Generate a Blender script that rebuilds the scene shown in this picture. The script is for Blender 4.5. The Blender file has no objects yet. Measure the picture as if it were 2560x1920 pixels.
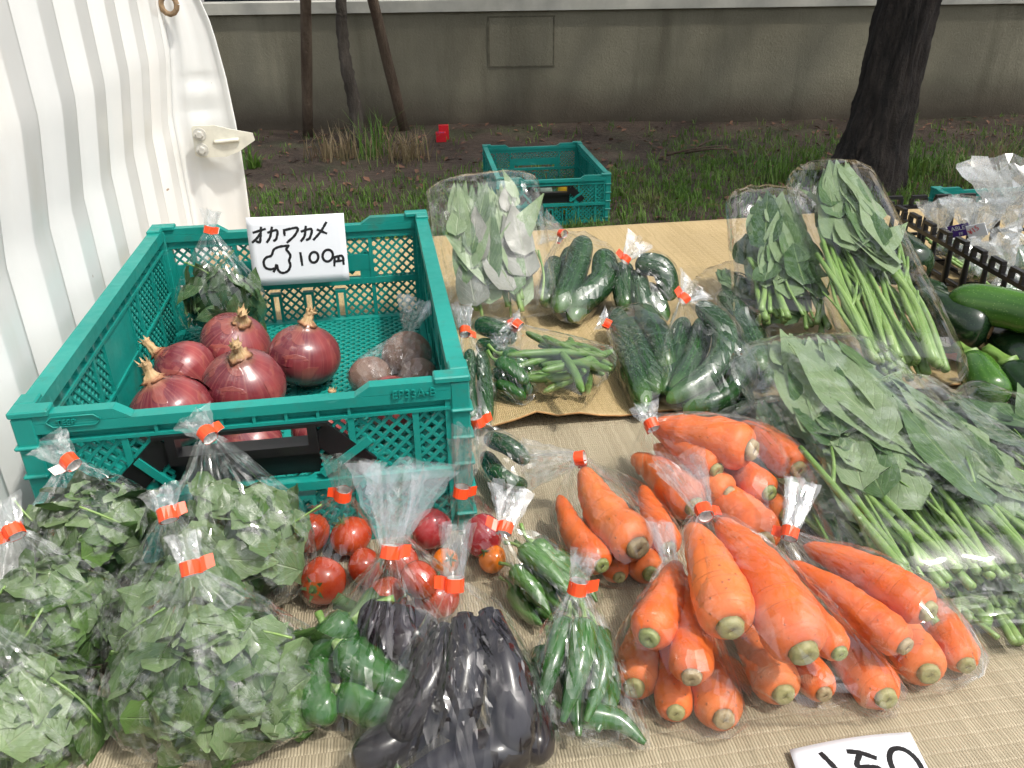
import bpy, bmesh, math, random
from mathutils import Vector, Matrix, noise
from mathutils.bvhtree import BVHTree

# ------------------------------------------------------------------ camera
V = Vector
SC = bpy.context.scene
COL = SC.collection
FPX, PITCH, ROLL = 2110.054, 0.4716008, -0.0146051      # focal length in photo pixels, tilt, roll
CAM = V((0, 0, 0.780641))
FWD = V((0, math.cos(PITCH), -math.sin(PITCH)))
_r0, _u0 = V((1, 0, 0)), V((1, 0, 0)).cross(FWD)
RIGHT = _r0 * math.cos(ROLL) + _u0 * math.sin(ROLL)
UP = -_r0 * math.sin(ROLL) + _u0 * math.cos(ROLL)
cd = bpy.data.cameras.new('camera')
cd.sensor_width = 36; cd.lens = FPX / 2560 * 36; cd.clip_start = 0.02; cd.clip_end = 400
co = bpy.data.objects.new('camera', cd); COL.objects.link(co)
co.matrix_world = Matrix(((RIGHT.x, UP.x, -FWD.x, CAM.x), (RIGHT.y, UP.y, -FWD.y, CAM.y),
                          (RIGHT.z, UP.z, -FWD.z, CAM.z), (0, 0, 0, 1)))
SC.camera = co

# ------------------------------------------------------------------ sky, sun, exposure
SUN_EL, SUN_AZ = math.radians(60), math.radians(124)      # azimuth from +Y towards +X
w = bpy.data.worlds.new('World'); SC.world = w; w.use_nodes = True
nt = w.node_tree
sky = nt.nodes.new('ShaderNodeTexSky'); sky.sky_type = 'NISHITA'; sky.sun_disc = False
sky.sun_elevation = SUN_EL; sky.sun_rotation = SUN_AZ
sky.air_density = 1.0; sky.dust_density = 4.0; sky.ozone_density = 1.0
hs = nt.nodes.new('ShaderNodeHueSaturation'); hs.inputs['Saturation'].default_value = 0.35     # milky, hazy sky
nt.links.new(sky.outputs[0], hs.inputs['Color']); nt.links.new(hs.outputs[0], nt.nodes['Background'].inputs['Color'])
nt.nodes['Background'].inputs['Strength'].default_value = 0.15
sd = V((math.sin(SUN_AZ) * math.cos(SUN_EL), math.cos(SUN_AZ) * math.cos(SUN_EL), math.sin(SUN_EL)))
sl = bpy.data.lights.new('sun', 'SUN'); sl.energy = 2.2; sl.angle = math.radians(3.0); sl.color = (1, 0.95, 0.86)
so = bpy.data.objects.new('sun', sl); COL.objects.link(so)
so.rotation_euler = sd.to_track_quat('Z', 'Y').to_euler(); so.location = sd * 20
vs = SC.view_settings
vs.view_transform = 'Standard'; vs.look = 'None'; vs.exposure = 0.64; vs.gamma = 1.0; vs.use_curve_mapping = False
cy = SC.cycles
cy.max_bounces = 6; cy.diffuse_bounces = 3; cy.glossy_bounces = 2; cy.transmission_bounces = 2
cy.transparent_max_bounces = 24; cy.adaptive_threshold = 0.03; cy.use_denoising = True; cy.sample_clamp_indirect = 6
cy.caustics_reflective = False; cy.caustics_refractive = False

# ------------------------------------------------------------------ helpers
K = 2560 / 2212
TT = 0.300                                               # table top; the mats lie on it
MT = 0.3045                                              # top of the mats
CU, CV = V((0.988252, 0.152834, 0)), V((-0.152834, 0.988252, 0))   # the stall stands turned 8.8 degrees
CFR = V((-0.036165, 0.639114, TT))                       # front right foot of the produce crate

def ray(x, y):
    return FWD + RIGHT * ((x * K - 1280) / FPX) - UP * ((y * K - 960) / FPX)
def at(x, y, z):
    d = ray(x, y); return CAM + d * ((z - CAM.z) / d.z)
def atY(x, y, Y):
    d = ray(x, y); return CAM + d * (Y / d.y)
def sz(px, P):
    return px * K * (P - CAM).dot(FWD) / FPX

def link(o, parent=None):
    COL.objects.link(o)
    if parent is not None: o.parent = parent
    return o
def tag(o, label=None, cat=None, group=None, kind=None):
    if label: o['label'] = label
    if cat: o['category'] = cat
    if group: o['group'] = group
    if kind: o['kind'] = kind
    return o
def thing(name, label, cat, loc, group=None):
    o = bpy.data.objects.new(name, None); o.empty_display_size = 0.02; o.location = loc
    link(o); return tag(o, label, cat, group)

class MB:
    def __init__(s): s.v = []; s.f = []; s.uv = []; s.mi = []
    def add(s, vs_, fs, uvs=None, mi=0):
        b = len(s.v); s.v += [tuple(p) for p in vs_]
        for k, f in enumerate(fs):
            s.f.append(tuple(b + i for i in f)); s.uv.append(uvs[k] if uvs else None); s.mi.append(mi)
    def box(s, c, e1, e2, e3, mi=0):
        c, e1, e2, e3 = V(c), V(e1), V(e2), V(e3)
        p = [c + a * e1 + b * e2 + d * e3 for a in (-1, 1) for b in (-1, 1) for d in (-1, 1)]
        fs = [(0, 1, 3, 2), (4, 6, 7, 5), (0, 4, 5, 1), (2, 3, 7, 6), (0, 2, 6, 4), (1, 5, 7, 3)]
        if e1.cross(e2).dot(e3) < 0: fs = [f[::-1] for f in fs]
        s.add(p, fs, None, mi)
    def abox(s, x0, x1, y0, y1, z0, z1, mi=0):
        s.box(((x0 + x1) / 2, (y0 + y1) / 2, (z0 + z1) / 2), ((x1 - x0) / 2, 0, 0), (0, (y1 - y0) / 2, 0), (0, 0, (z1 - z0) / 2), mi)
    def sweep(s, path, rad, n=12, amp=0.0, seed=0, cap=True, flat=None, lob=None, fr=14.0):
        path = [V(p) for p in path]; m = len(path)
        t0 = (path[1] - path[0]).normalized()
        e1 = t0.orthogonal().normalized()
        if flat is not None:
            e1 = (V(flat) - t0 * V(flat).dot(t0)).normalized()
        rows = []; vs_ = []
        for i, p in enumerate(path):
            t = (path[min(i + 1, m - 1)] - path[max(i - 1, 0)]).normalized()
            e1 = (e1 - t * e1.dot(t)).normalized(); e2 = t.cross(e1)
            r = rad[i]; ra, rb = r if isinstance(r, tuple) else (r, r)
            for j in range(n):
                a = 2 * math.pi * j / n
                k = 1.0
                if lob: k *= 1 + lob[1] * math.cos(lob[0] * a + seed)
                q = p + (e1 * math.cos(a) * ra + e2 * math.sin(a) * rb) * k
                if amp: q = q + (q - p) * amp * noise.noise(q * fr / max(ra, rb, .004) * .05 + V((seed, 0, 0)))
                vs_.append(q)
        fs = []; uv = []
        for i in range(m - 1):
            for j in range(n):
                k = (j + 1) % n
                fs.append((i * n + j, i * n + k, (i + 1) * n + k, (i + 1) * n + j))
                v0, v1 = i / (m - 1), (i + 1) / (m - 1); u0, u1 = j / n, (j + 1) / n
                uv.append([(u0, v0), (u1, v0), (u1, v1), (u0, v1)])
        if cap:
            fs.append(tuple(range(n))[::-1]); uv.append([(j / n, 0) for j in range(n)][::-1])
            fs.append(tuple((m - 1) * n + j for j in range(n))); uv.append([(j / n, 1) for j in range(n)])
        s.add(vs_, fs, uv)
    def mesh(s, name, mats, off=V((0, 0, 0)), smooth=True):
        me = bpy.data.meshes.new(name)
        me.from_pydata([(a - off.x, b - off.y, c - off.z) for a, b, c in s.v], [], s.f)
        if any(u is not None for u in s.uv):
            lay = me.uv_layers.new(name='UVMap'); flat = []
            for f, u in zip(s.f, s.uv):
                for q in (u if u else [(0, 0)] * len(f)): flat += [q[0], q[1]]
            lay.data.foreach_set('uv', flat)
        for m in (mats if isinstance(mats, (list, tuple)) else [mats]): me.materials.append(m)
        if any(s.mi): me.polygons.foreach_set('material_index', s.mi)
        me.polygons.foreach_set('use_smooth', [smooth] * len(s.f))
        me.update(); return me
    def build(s, name, mats, parent=None, smooth=True, kind=None, loc=None):
        off = V(parent.location) if parent is not None else (V(loc) if loc is not None else V((0, 0, 0)))
        o = bpy.data.objects.new(name, s.mesh(name, mats, off, smooth))
        link(o, parent)
        if parent is None and loc is not None: o.location = loc
        if kind: o['kind'] = kind
        return o

def bez(pts, n):
    """smooth polyline through points (Catmull-Rom)"""
    pts = [V(p) for p in pts]
    if len(pts) == 2:
        return [pts[0].lerp(pts[1], i / (n - 1)) for i in range(n)]
    P = [pts[0] * 2 - pts[1]] + pts + [pts[-1] * 2 - pts[-2]]
    out = []; m = len(pts) - 1
    for i in range(n):
        t = i / (n - 1) * m; k = min(int(t), m - 1); t -= k
        a, b, c, d = P[k:k + 4]
        out.append(0.5 * ((2 * b) + (c - a) * t + (2 * a - 5 * b + 4 * c - d) * t * t + (3 * b - a - 3 * c + d) * t ** 3))
    return out
DIRS = [V((math.cos(a) * math.cos(b), math.sin(a) * math.cos(b), math.sin(b))) for b in (-1.2, -.5, 0, .5, 1.2) for a in [k * math.pi / 4 + b for k in range(8)]]
def hullpts(path, rad, g=0.002):
    out = []
    for p, r in zip(path, rad):
        if isinstance(r, tuple): r = max(r)
        if r > 0.0005: out += [V(p) + d * (r + g) for d in DIRS]
    return out

# ------------------------------------------------------------------ materials
class G:
    def __init__(s, name):
        s.m = bpy.data.materials.new(name); s.m.use_nodes = True
        s.t = s.m.node_tree; s.b = s.t.nodes['Principled BSDF']; s.out = s.t.nodes['Material Output']
    def n(s, typ, ins=None, **pr):
        nd = s.t.nodes.new('ShaderNode' + typ)
        for k, v in pr.items(): setattr(nd, k, v)
        for k, v in (ins or {}).items(): s.put(nd, k, v)
        return nd
    def put(s, nd, k, v):
        sock = nd.inputs[k]
        if isinstance(v, bpy.types.NodeSocket): s.t.links.new(v, sock)
        elif isinstance(v, tuple) and len(v) == 3 and sock.type == 'RGBA': sock.default_value = (*v, 1)
        else: sock.default_value = v
    def P(s, **kw):
        for k, v in kw.items(): s.put(s.b, k.replace('_', ' '), v)
        return s
    def co(s, which='Object'): return s.n('TexCoord').outputs[which]
    def map(s, vec, scale=(1, 1, 1), rot=(0, 0, 0), loc=(0, 0, 0)):
        return s.n('Mapping', {'Vector': vec, 'Scale': scale, 'Rotation': rot, 'Location': loc}).outputs[0]
    def noise(s, vec, scale, detail=4, rough=.55, dist=0.0):
        return s.n('TexNoise', {'Vector': vec, 'Scale': scale, 'Detail': detail, 'Roughness': rough, 'Distortion': dist}).outputs[0]
    def vor(s, vec, scale, feature='F1'):
        return s.n('TexVoronoi', {'Vector': vec, 'Scale': scale}, feature=feature).outputs['Distance']
    def ramp(s, fac, stops, interp='LINEAR'):
        nd = s.n('ValToRGB', {'Fac': fac}); cr = nd.color_ramp; cr.interpolation = interp
        while len(cr.elements) < len(stops): cr.elements.new(0.5)
        for e, (p, c) in zip(cr.elements, stops):
            e.position = p; e.color = (*c, 1) if isinstance(c, tuple) else (c, c, c, 1)
        return nd.outputs[0]
    def mix(s, fac, a, b, mode='MIX'):
        nd = s.n('Mix', None, data_type='RGBA', blend_type=mode)
        s.put(nd, 0, fac); s.put(nd, 6, a); s.put(nd, 7, b); return nd.outputs[2]
    def mth(s, op, a, b=0.0, clamp=False):
        nd = s.n('Math', {0: a, 1: b}, operation=op); nd.use_clamp = clamp; return nd.outputs[0]
    def bump(s, h, strength=.3, dist=.002):
        s.t.links.new(s.n('Bump', {'Height': h, 'Strength': strength, 'Distance': dist}).outputs[0], s.b.inputs['Normal']); return s
    def rnd(s): return s.n('ObjectInfo').outputs['Random']
    def sep(s, vec): return s.n('SeparateXYZ', {0: vec}).outputs

def m_plain(name, col, rough=.5, var=.12, scale=30, bump=0.0, **kw):
    g = G(name); c = g.co()
    f = g.noise(c, scale)
    g.P(Base_Color=g.mix(g.ramp(f, [(.3, 0.0), (.7, 1.0)]), tuple(x * (1 - var) for x in col), tuple(min(1, x * (1 + var)) for x in col)), Roughness=rough, **kw)
    if bump: g.bump(g.noise(c, scale * 6), bump, .002)
    return g.m

def m_teal():
    g = G('teal_plastic'); c = g.co()
    f = g.noise(c, 9); d = g.noise(c, 70)
    col = g.mix(g.ramp(f, [(.35, 0.), (.7, 1.)]), (0.004, 0.205, 0.172), (0.008, 0.26, 0.22))
    col = g.mix(g.ramp(d, [(.60, 0.), (.78, .35)]), col, (0.05, 0.12, 0.09))
    sc = g.noise(g.map(c, (12, 60, 30), (.3, .5, .2)), 1.0, 3, .6, .6)
    col = g.mix(g.ramp(sc, [(.64, 0.), (.70, .40)]), col, (.10, .38, .34))
    mud = g.noise(c, 16, 5, .7); col = g.mix(g.ramp(mud, [(.60, 0.), (.74, .45)]), col, (.085, .095, .06))
    g.P(Base_Color=col, Roughness=g.ramp(d, [(.3, .36), (.7, .55)])); g.bump(d, .08, .001)
    return g.m
def m_film(name, haze=.012, mist=0.0, rough=.055, refl=.085, mscale=45):
    g = G(name); g.t.nodes.remove(g.b); c = g.co()
    lw = g.n('LayerWeight', {'Blend': .5}).outputs['Facing']
    fr = g.mth('ADD', refl, g.mth('MULTIPLY', g.mth('POWER', lw, 4.0), .75), True)
    tr = g.n('BsdfTransparent', {'Color': (.985, .99, .99)})
    gl = g.n('BsdfGlossy', {'Color': (1, 1, 1), 'Roughness': rough})
    a = g.n('MixShader', {0: fr, 1: tr.outputs[0], 2: gl.outputs[0]})
    df = g.n('BsdfDiffuse', {'Color': (.85, .88, .88)}); tl = g.n('BsdfTranslucent', {'Color': (.85, .88, .88)})
    dt = g.n('MixShader', {0: .5, 1: df.outputs[0], 2: tl.outputs[0]})
    h = haze
    if mist:
        m1 = g.ramp(g.noise(c, mscale, 4, .72), [(.50, 0.), (.68, 1.)])
        h = g.mth('ADD', haze, g.mth('MULTIPLY', m1, mist), True)
    b = g.n('MixShader', {0: h, 1: a.outputs[0], 2: dt.outputs[0]})
    g.t.links.new(b.outputs[0], g.out.inputs[0]); return g.m
def m_leaf(name, dark, light, vein, rough=.42, trans=.25, vs_=1.0, holes=False):
    g = G(name); uv = g.n('UVMap').outputs[0]; c = g.co(); r = g.rnd()
    x, y = g.sep(uv)[0], g.sep(uv)[1]
    ax = g.mth('ABSOLUTE', g.mth('SUBTRACT', x, .5))
    rib = g.ramp(ax, [(.0, 1.), (.035, .0)])
    side = g.mth('ADD', g.mth('MULTIPLY', y, 9.0), g.mth('MULTIPLY', ax, -7.0))
    sv = g.mth('ABSOLUTE', g.mth('SUBTRACT', g.mth('FRACT', side), .5))
    sv = g.mth('MULTIPLY', g.ramp(sv, [(.0, 1.), (.10, 0.)]), .45)
    f = g.mth('ADD', g.mth('MULTIPLY', g.noise(c, 60), .7), g.mth('MULTIPLY', r, .5))
    col = g.mix(g.ramp(f, [(.3, 0.), (.85, 1.)]), dark, light)
    v = g.mth('MAXIMUM', rib, sv)
    col = g.mix(g.mth('MULTIPLY', v, .75), col, vein)
    g.P(Base_Color=col, Roughness=rough); g.b.inputs['Specular IOR Level'].default_value = .45
    g.bump(g.mth('ADD', g.mth('MULTIPLY', v, -1.), g.noise(c, 160)), .5, .0012)
    tl = g.n('BsdfTranslucent', {'Color': g.mix(.5, col, light)})
    mx = g.n('MixShader', {0: trans, 1: g.b.outputs[0], 2: tl.outputs[0]})
    g.t.links.new(mx.outputs[0], g.out.inputs[0]); return g.m
def m_veg(name, base, alt, rough=.3, streak=(30, 2), lo=.4, hi=.7, speck=None, ends=None, bump=.15, spec=.5, coat=0.0, rings=0):
    """skins: streaks run along the length; colour at the ends"""
    g = G(name); uv = g.n('UVMap').outputs[0]; c = g.co(); r = g.rnd()
    off = g.n('CombineXYZ', {0: g.mth('MULTIPLY', r, 37.)}).outputs[0]
    # wrap-free coordinate: object space for fine noise, uv for streaks
    mp = g.map(g.n('VectorMath', {0: uv, 1: off}, operation='ADD').outputs[0], (streak[0], streak[1], 1))
    f = g.noise(mp, 1.0, 4)
    col = g.mix(g.ramp(f, [(lo, 0.), (hi, 1.)]), base, alt)
    col = g.mix(g.mth('MULTIPLY', r, .22), col, tuple(x * .55 for x in base))
    h = g.noise(c, 140)
    if rings:
        rf = g.noise(g.map(uv, (1.5, rings, 1)), 1.0, 3)
        rr = g.ramp(rf, [(.60, 0.), (.74, 1.)])
        col = g.mix(g.mth('MULTIPLY', rr, .7), col, tuple(x * .60 for x in base))
        h = g.mth('SUBTRACT', h, g.mth('MULTIPLY', rr, .8))
    if speck:
        d = g.vor(c, speck[0]); k = g.ramp(d, [(speck[2], 1.), (speck[2] + .10, 0.)])
        col = g.mix(k, col, speck[1]); h = g.mth('ADD', h, k)
    if ends:
        for (p0, p1, ec) in ends:
            k = g.ramp(g.sep(uv)[1], [(min(p0, p1), 1. if p0 < p1 else 0.), (max(p0, p1), 0. if p0 < p1 else 1.)])
            col = g.mix(k, col, ec)
    g.P(Base_Color=col, Roughness=rough); g.b.inputs['Specular IOR Level'].default_value = spec
    g.b.inputs['Coat Weight'].default_value = coat; g.b.inputs['Coat Roughness'].default_value = .15
    g.bump(h, bump, .0012); return g.m
def m_onion():
    g = G('red_onion_skin'); uv = g.n('UVMap').outputs[0]; c = g.co(); r = g.rnd()
    u, v = g.sep(uv)[0], g.sep(uv)[1]
    ln = g.noise(g.map(uv, (70, 1.3, 1)), 1.0, 3)
    f = g.noise(g.map(c, (18, 18, 18)), 1.0, 3, .5, .5)
    col = g.mix(g.ramp(f, [(.36, 0.), (.64, 1.)]), (.14, .018, .030), (.35, .065, .062))
    col = g.mix(g.ramp(ln, [(.48, 0.), (.68, .50)]), col, (.45, .17, .13))
    pk = g.noise(c, 26, 2, .5, 1.2)
    pm = g.ramp(pk, [(.56, 0.), (.575, 1.)])
    col = g.mix(g.mth('MULTIPLY', pm, .55), col, (.36, .10, .07))
    col = g.mix(g.ramp(v, [(.88, 0.), (.98, .8)]), col, (.42, .24, .12))
    col = g.mix(g.ramp(v, [(.0, .8), (.08, 0.)]), col, (.25, .17, .10))
    col = g.mix(g.mth('MULTIPLY', r, .4), col, (.07, .012, .02))
    g.P(Base_Color=col, Roughness=g.ramp(f, [(.3, .22), (.7, .40)]), Coat_Weight=.25, Coat_Roughness=.25)
    g.bump(g.mth('ADD', g.mth('MULTIPLY', ln, .5), pm), .35, .0008); return g.m
def m_mat(name, a, b, pitch=.0022, band=.0115, bump=.7, dirt=.25):
    g = G(name); c = g.co(); s = g.sep(c)
    wob = g.mth('MULTIPLY', g.noise(c, 6, 2), .006)
    bx = g.mth('DIVIDE', g.mth('ADD', s[1], wob), band)                   # rows across the strands
    row = g.mth('FLOOR', bx); fr = g.mth('FRACT', bx)
    sx = g.mth('ADD', g.mth('DIVIDE', s[0], pitch), g.mth('MULTIPLY', g.mth('MODULO', row, 2.0), .5))
    fx = g.mth('FRACT', sx); idx = g.mth('FLOOR', sx)
    st = g.mth('SINE', g.mth('MULTIPLY', fx, math.pi))                     # round strand
    seam = g.mth('ABSOLUTE', g.mth('SUBTRACT', fr, .5))
    seam = g.ramp(seam, [(.34, 1.), (.5, 0.)])
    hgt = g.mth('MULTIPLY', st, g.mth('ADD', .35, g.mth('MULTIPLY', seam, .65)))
    wn = g.n('TexWhiteNoise', {'Vector': g.n('CombineXYZ', {0: idx, 1: g.mth('FLOOR', g.mth('MULTIPLY', s[1], 6.)), 2: 0.}).outputs[0]}).outputs['Value']
    col = g.mix(wn, a, b)
    big = g.noise(c, 5, 4); col = g.mix(g.ramp(big, [(.35, dirt), (.65, 0.)]), col, tuple(x * .62 for x in a))
    fine = g.noise(g.map(c, (500, 14, 1)), 1.0, 2)
    col = g.mix(g.ramp(fine, [(.62, 0.), (.75, .5)]), col, tuple(x * .5 for x in a))
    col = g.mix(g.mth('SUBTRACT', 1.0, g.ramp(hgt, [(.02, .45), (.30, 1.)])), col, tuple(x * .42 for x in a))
    g.P(Base_Color=col, Roughness=.62); g.bump(hgt, bump, .0016); return g.m

M = {}
M['teal'] = m_teal()
M['black'] = m_plain('black_plastic', (.008, .008, .009), .38, .3, 40)
M['film'] = m_film('clear_film', .002, 0, .04, .060)
M['mist'] = m_film('misty_film', .004, .30, .06, .045, 80)
M['dew'] = m_film('dewy_film', .006, .26, .06, .055, 60)
M['soft'] = m_film('soft_film', .005, .10, .045, .060, 40)
M['sleeve'] = m_film('sleeve_film', .002, .22, .045, .046, 45)
M['tail'] = m_film('gathered_film', .04, 0, .05, .10)
M['glare'] = m_film('glare_hazed_film', .16, .30, .10, .16, 60)  # white haze put into the film to stand in for sun glare
M['tape'] = m_plain('orange_tape', (.80, .075, .018), .35, .1, 60)
M['tapeback'] = m_plain('white_tape_back', (.78, .74, .70), .5, .05, 60)
M['paper'] = m_plain('white_paper', (.70, .72, .76), .6, .02, 8)
M['ink'] = m_plain('black_marker_ink', (.006, .006, .007), .45, .2, 90)
M['redink'] = m_plain('red_marker_ink', (.60, .02, .03), .45, .1, 90)
M['purple'] = m_plain('purple_print', (.055, .02, .22), .4, .1, 90)
M['herb'] = m_leaf('herb_leaf', (.024, .068, .014), (.105, .195, .048), (.18, .27, .10))
M['herb2'] = m_leaf('pale_leaf_underside', (.11, .18, .075), (.20, .285, .13), (.26, .33, .17))
M['greens'] = m_leaf('greens_leaf', (.036, .090, .030), (.135, .225, .095), (.26, .36, .15), .36)
M['greens2'] = m_leaf('pale_greens_leaf', (.18, .265, .13), (.27, .36, .20), (.34, .42, .24), .40)
M['lilac'] = m_leaf('lilac_leaf', (.20, .21, .18), (.29, .29, .25), (.31, .34, .24), .45)
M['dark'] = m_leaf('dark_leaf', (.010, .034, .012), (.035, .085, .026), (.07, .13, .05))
M['canopy'] = m_leaf('tree_leaf', (.020, .045, .010), (.055, .095, .02), (.08, .12, .03))
M['shrub'] = m_leaf('shrub_leaf', (.035, .07, .012), (.15, .19, .03), (.16, .20, .05))
M['stem'] = m_veg('green_stem', (.14, .25, .06), (.30, .41, .15), .40, (8, 3), ends=[(1.0, .6, (.15, .27, .06))])
M['carrot'] = m_veg('carrot_skin', (.68, .120, .022), (.74, .17, .036), .46, (5, 3), .35, .7, (150, (.40, .10, .035), .05),
                    [(.0, .045, (.10, .06, .02))], .40, .30, 0, rings=60)
M['carrot2'] = m_veg('pale_carrot_skin', (.66, .145, .034), (.72, .20, .055), .50, (6, 4), .35, .7, (120, (.36, .11, .04), .06),
                     [(.0, .05, (.09, .055, .02))], .45, .30, 0, rings=44)
M['crown2'] = m_veg('tan_carrot_crown', (.30, .22, .11), (.42, .33, .19), .6, (11, 3), .35, .7, None, [(.0, .4, (.07, .05, .02))], .9)
M['crown3'] = m_veg('green_carrot_crown', (.16, .20, .05), (.30, .33, .12), .55, (9, 3), .35, .7, None, [(.0, .4, (.06, .06, .02))], .8)
M['crown'] = m_veg('carrot_crown', (.25, .235, .085), (.36, .33, .15), .55, (9, 3), .35, .7, None, [(.0, .35, (.10, .10, .03))], .8)
M['cuke'] = m_veg('cucumber_skin', (.012, .045, .014), (.028, .095, .022), .26, (22, 1.2), .45, .75, (210, (.16, .24, .12), .09),
                  [(1.0, .72, (.095, .20, .045))], .6, .6)
M['zdark'] = m_veg('dark_zucchini_skin', (.008, .022, .009), (.016, .044, .012), .18, (10, 2), .4, .7, (420, (.05, .10, .03), .07), None, .12, .6)
M['zmid'] = m_veg('green_zucchini_skin', (.030, .095, .012), (.060, .155, .020), .22, (14, 1.5), .4, .7, (380, (.20, .30, .08), .10), None, .15, .6)
M['zlight'] = m_veg('light_zucchini_skin', (.075, .20, .022), (.14, .29, .045), .22, (14, 1.5), .4, .7, (380, (.30, .42, .14), .10), None, .15, .6)
M['zend'] = m_veg('zucchini_scar', (.11, .06, .022), (.22, .13, .05), .7, (9, 3), bump=.8)
M['zstem'] = m_veg('zucchini_stem', (.13, .24, .045), (.22, .34, .08), .45, (12, 2), bump=.5)
M['egg'] = m_veg('eggplant_skin', (.0045, .0030, .0055), (.007, .004, .0085), .22, (4, 2), .4, .7, None, None, .05, .28, 0)
M['eggp'] = m_veg('purple_eggplant_skin', (.008, .0035, .008), (.014, .0055, .012), .22, (4, 2), .4, .7, None, None, .05, .28, 0)
M['calyx'] = m_veg('calyx', (.05, .10, .03), (.09, .15, .05), .5, (6, 3))
M['pepper'] = m_veg('green_pepper_skin', (.018, .085, .012), (.038, .14, .02), .17, (4, 2), .4, .7, None, None, .06, .6, .3)
M['okra'] = m_veg('okra_skin', (.045, .125, .022), (.085, .19, .04), .4, (16, 1.5), .4, .7, None, [(1., .9, (.12, .16, .05))], .3)
M['bean'] = m_veg('bean_skin', (.085, .175, .035), (.14, .25, .06), .42, (5, 6), .4, .7, None, None, .25)
M['tomato'] = m_veg('tomato_skin', (.40, .034, .010), (.50, .07, .015), .14, (4, 2), .4, .75, (900, (.60, .16, .05), .12), [(1., .85, (.50, .13, .02))], .04, .6, .3)
M['pinktom'] = m_veg('pink_tomato_skin', (.36, .022, .03), (.46, .05, .05), .14, (4, 2), .4, .75, None, None, .04, .6, .3)
M['orangetom'] = m_veg('orange_tomato_skin', (.72, .17, .012), (.78, .24, .02), .14, (4, 2), .4, .75, None, None, .04, .6, .3)
M['taro'] = m_veg('brown_root_skin', (.17, .10, .075), (.27, .18, .14), .7, (6, 8), .35, .7, None, None, .8)
M['onion'] = m_onion()
M['dryneck'] = m_veg('dry_onion_neck', (.44, .27, .12), (.60, .44, .25), .7, (26, 1.2), .35, .65, None, [(.0, .25, (.28, .10, .05))], .9)
M['mat_new'] = m_mat('fresh_rush_mat', (.47, .345, .165), (.57, .43, .225), .0021, .0125, .7, .12)
M['mat_old'] = m_mat('aged_rush_mat', (.325, .275, .185), (.42, .36, .25), .0022, .0118, .55, .30)
M['matedge'] = m_plain('mat_cut_edge', (.36, .20, .08), .8, .3, 60)
M['wood'] = m_plain('plywood', (.32, .22, .12), .65, .2, 14)
# ------------------------------------------------------------------ setting
def m_ground():
    g = G('soil'); c = g.co()
    f = g.noise(c, 3.0, 6, .6); d = g.noise(c, 40, 5, .7)
    col = g.mix(g.ramp(f, [(.35, 0.), (.65, 1.)]), (.030, .019, .012), (.055, .037, .025))
    col = g.mix(g.ramp(d, [(.42, .0), (.70, .8)]), col, (.095, .066, .045))
    gr = g.noise(c, 2.2, 4); col = g.mix(g.ramp(gr, [(.52, .0), (.66, .55)]), col, (.035, .055, .016))
    g.P(Base_Color=col, Roughness=.95); g.bump(d, .8, .02); return g.m
M['soil'] = m_ground()
def gz(x, y):
    return 0.018 * noise.noise(V((x * 1.7, y * 1.7, 0))) + 0.006 * noise.noise(V((x * 7, y * 7, 3)))
mb = MB(); xs = [-60, -20, -8, -4] + [-3 + i * .1 for i in range(66)] + [4, 8, 20, 60]; ys = [-30, -8, -2, 0] + [.4 + i * .1 for i in range(42)] + [6, 8, 12, 30, 120]
mb.add([(x, y, gz(x, y) if -3.2 < x < 3.7 and .2 < y < 4.7 else 0) for y in ys for x in xs],
       [(j * len(xs) + i, j * len(xs) + i + 1, (j + 1) * len(xs) + i + 1, (j + 1) * len(xs) + i) for j in range(len(ys) - 1) for i in range(len(xs) - 1)])
mb.build('ground', M['soil'], kind='structure')

def m_concrete(name, a, b, stain):
    g = G(name); c = g.co(); s = g.sep(c)
    f = g.noise(c, 1.6, 6, .6); st = g.noise(g.map(c, (6, 6, .7)), 1.0, 5, .6); d = g.noise(c, 90, 4, .7)
    col = g.mix(g.ramp(f, [(.35, 0.), (.68, 1.)]), a, b)
    col = g.mix(g.ramp(st, [(.50, 0.), (.72, .55)]), col, stain)
    base = g.mth('ADD', s[2], g.mth('MULTIPLY', g.noise(c, 3.5, 4), .16))
    col = g.mix(g.ramp(base, [(.10, .85), (.30, 0.)]), col, (.050, .036, .024))
    col = g.mix(g.ramp(g.noise(c, 240, 2), [(.66, 0.), (.8, .5)]), col, tuple(x * .4 for x in a))
    g.P(Base_Color=col, Roughness=.9); g.bump(g.mth('ADD', d, g.mth('MULTIPLY', g.noise(c, 14, 4), .8)), .6, .006); return g.m
M['conc'] = m_concrete('stained_concrete', (.165, .152, .106), (.24, .225, .162), (.085, .076, .048))
M['cap'] = m_plain('wall_cap_concrete', (.46, .45, .39), .85, .15, 9, .4)
WY = 4.45
wall = thing('boundary_wall', 'long low grey concrete wall with pale cap behind the grass', 'wall', (0.5, WY, 0))
mb = MB()
# wall face with a shallow patched rectangle standing a few millimetres proud
mb.abox(-9, 11, WY, WY + .16, -.1, .535)
mb.build('wall_body', M['conc'], wall, smooth=False)
mb = MB(); mb.box((1, WY + .08, .5605), (10, 0, 0), (0, .105, 0), (0, 0, .025)); o = mb.build('wall_cap', M['cap'], wall, smooth=False)
mb = MB(); mb.abox(-.085, .225, WY - .0035, WY + .01, .285, .505); o = mb.build('mortar_patch', M['conc'], wall, smooth=False)
mb = MB()
for (x0, x1, z0, z1) in ((-.095, .235, .505, .512), (-.095, .235, .279, .285), (-.095, -.085, .285, .505), (.225, .232, .285, .505)):
    mb.abox(x0, x1, WY - .005, WY + .01, z0, z1)
M['stain'] = m_plain('dark_mortar', (.115, .105, .072), .95, .3, 40)
mb.build('patch_joint', M['stain'], wall, smooth=False)

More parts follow.
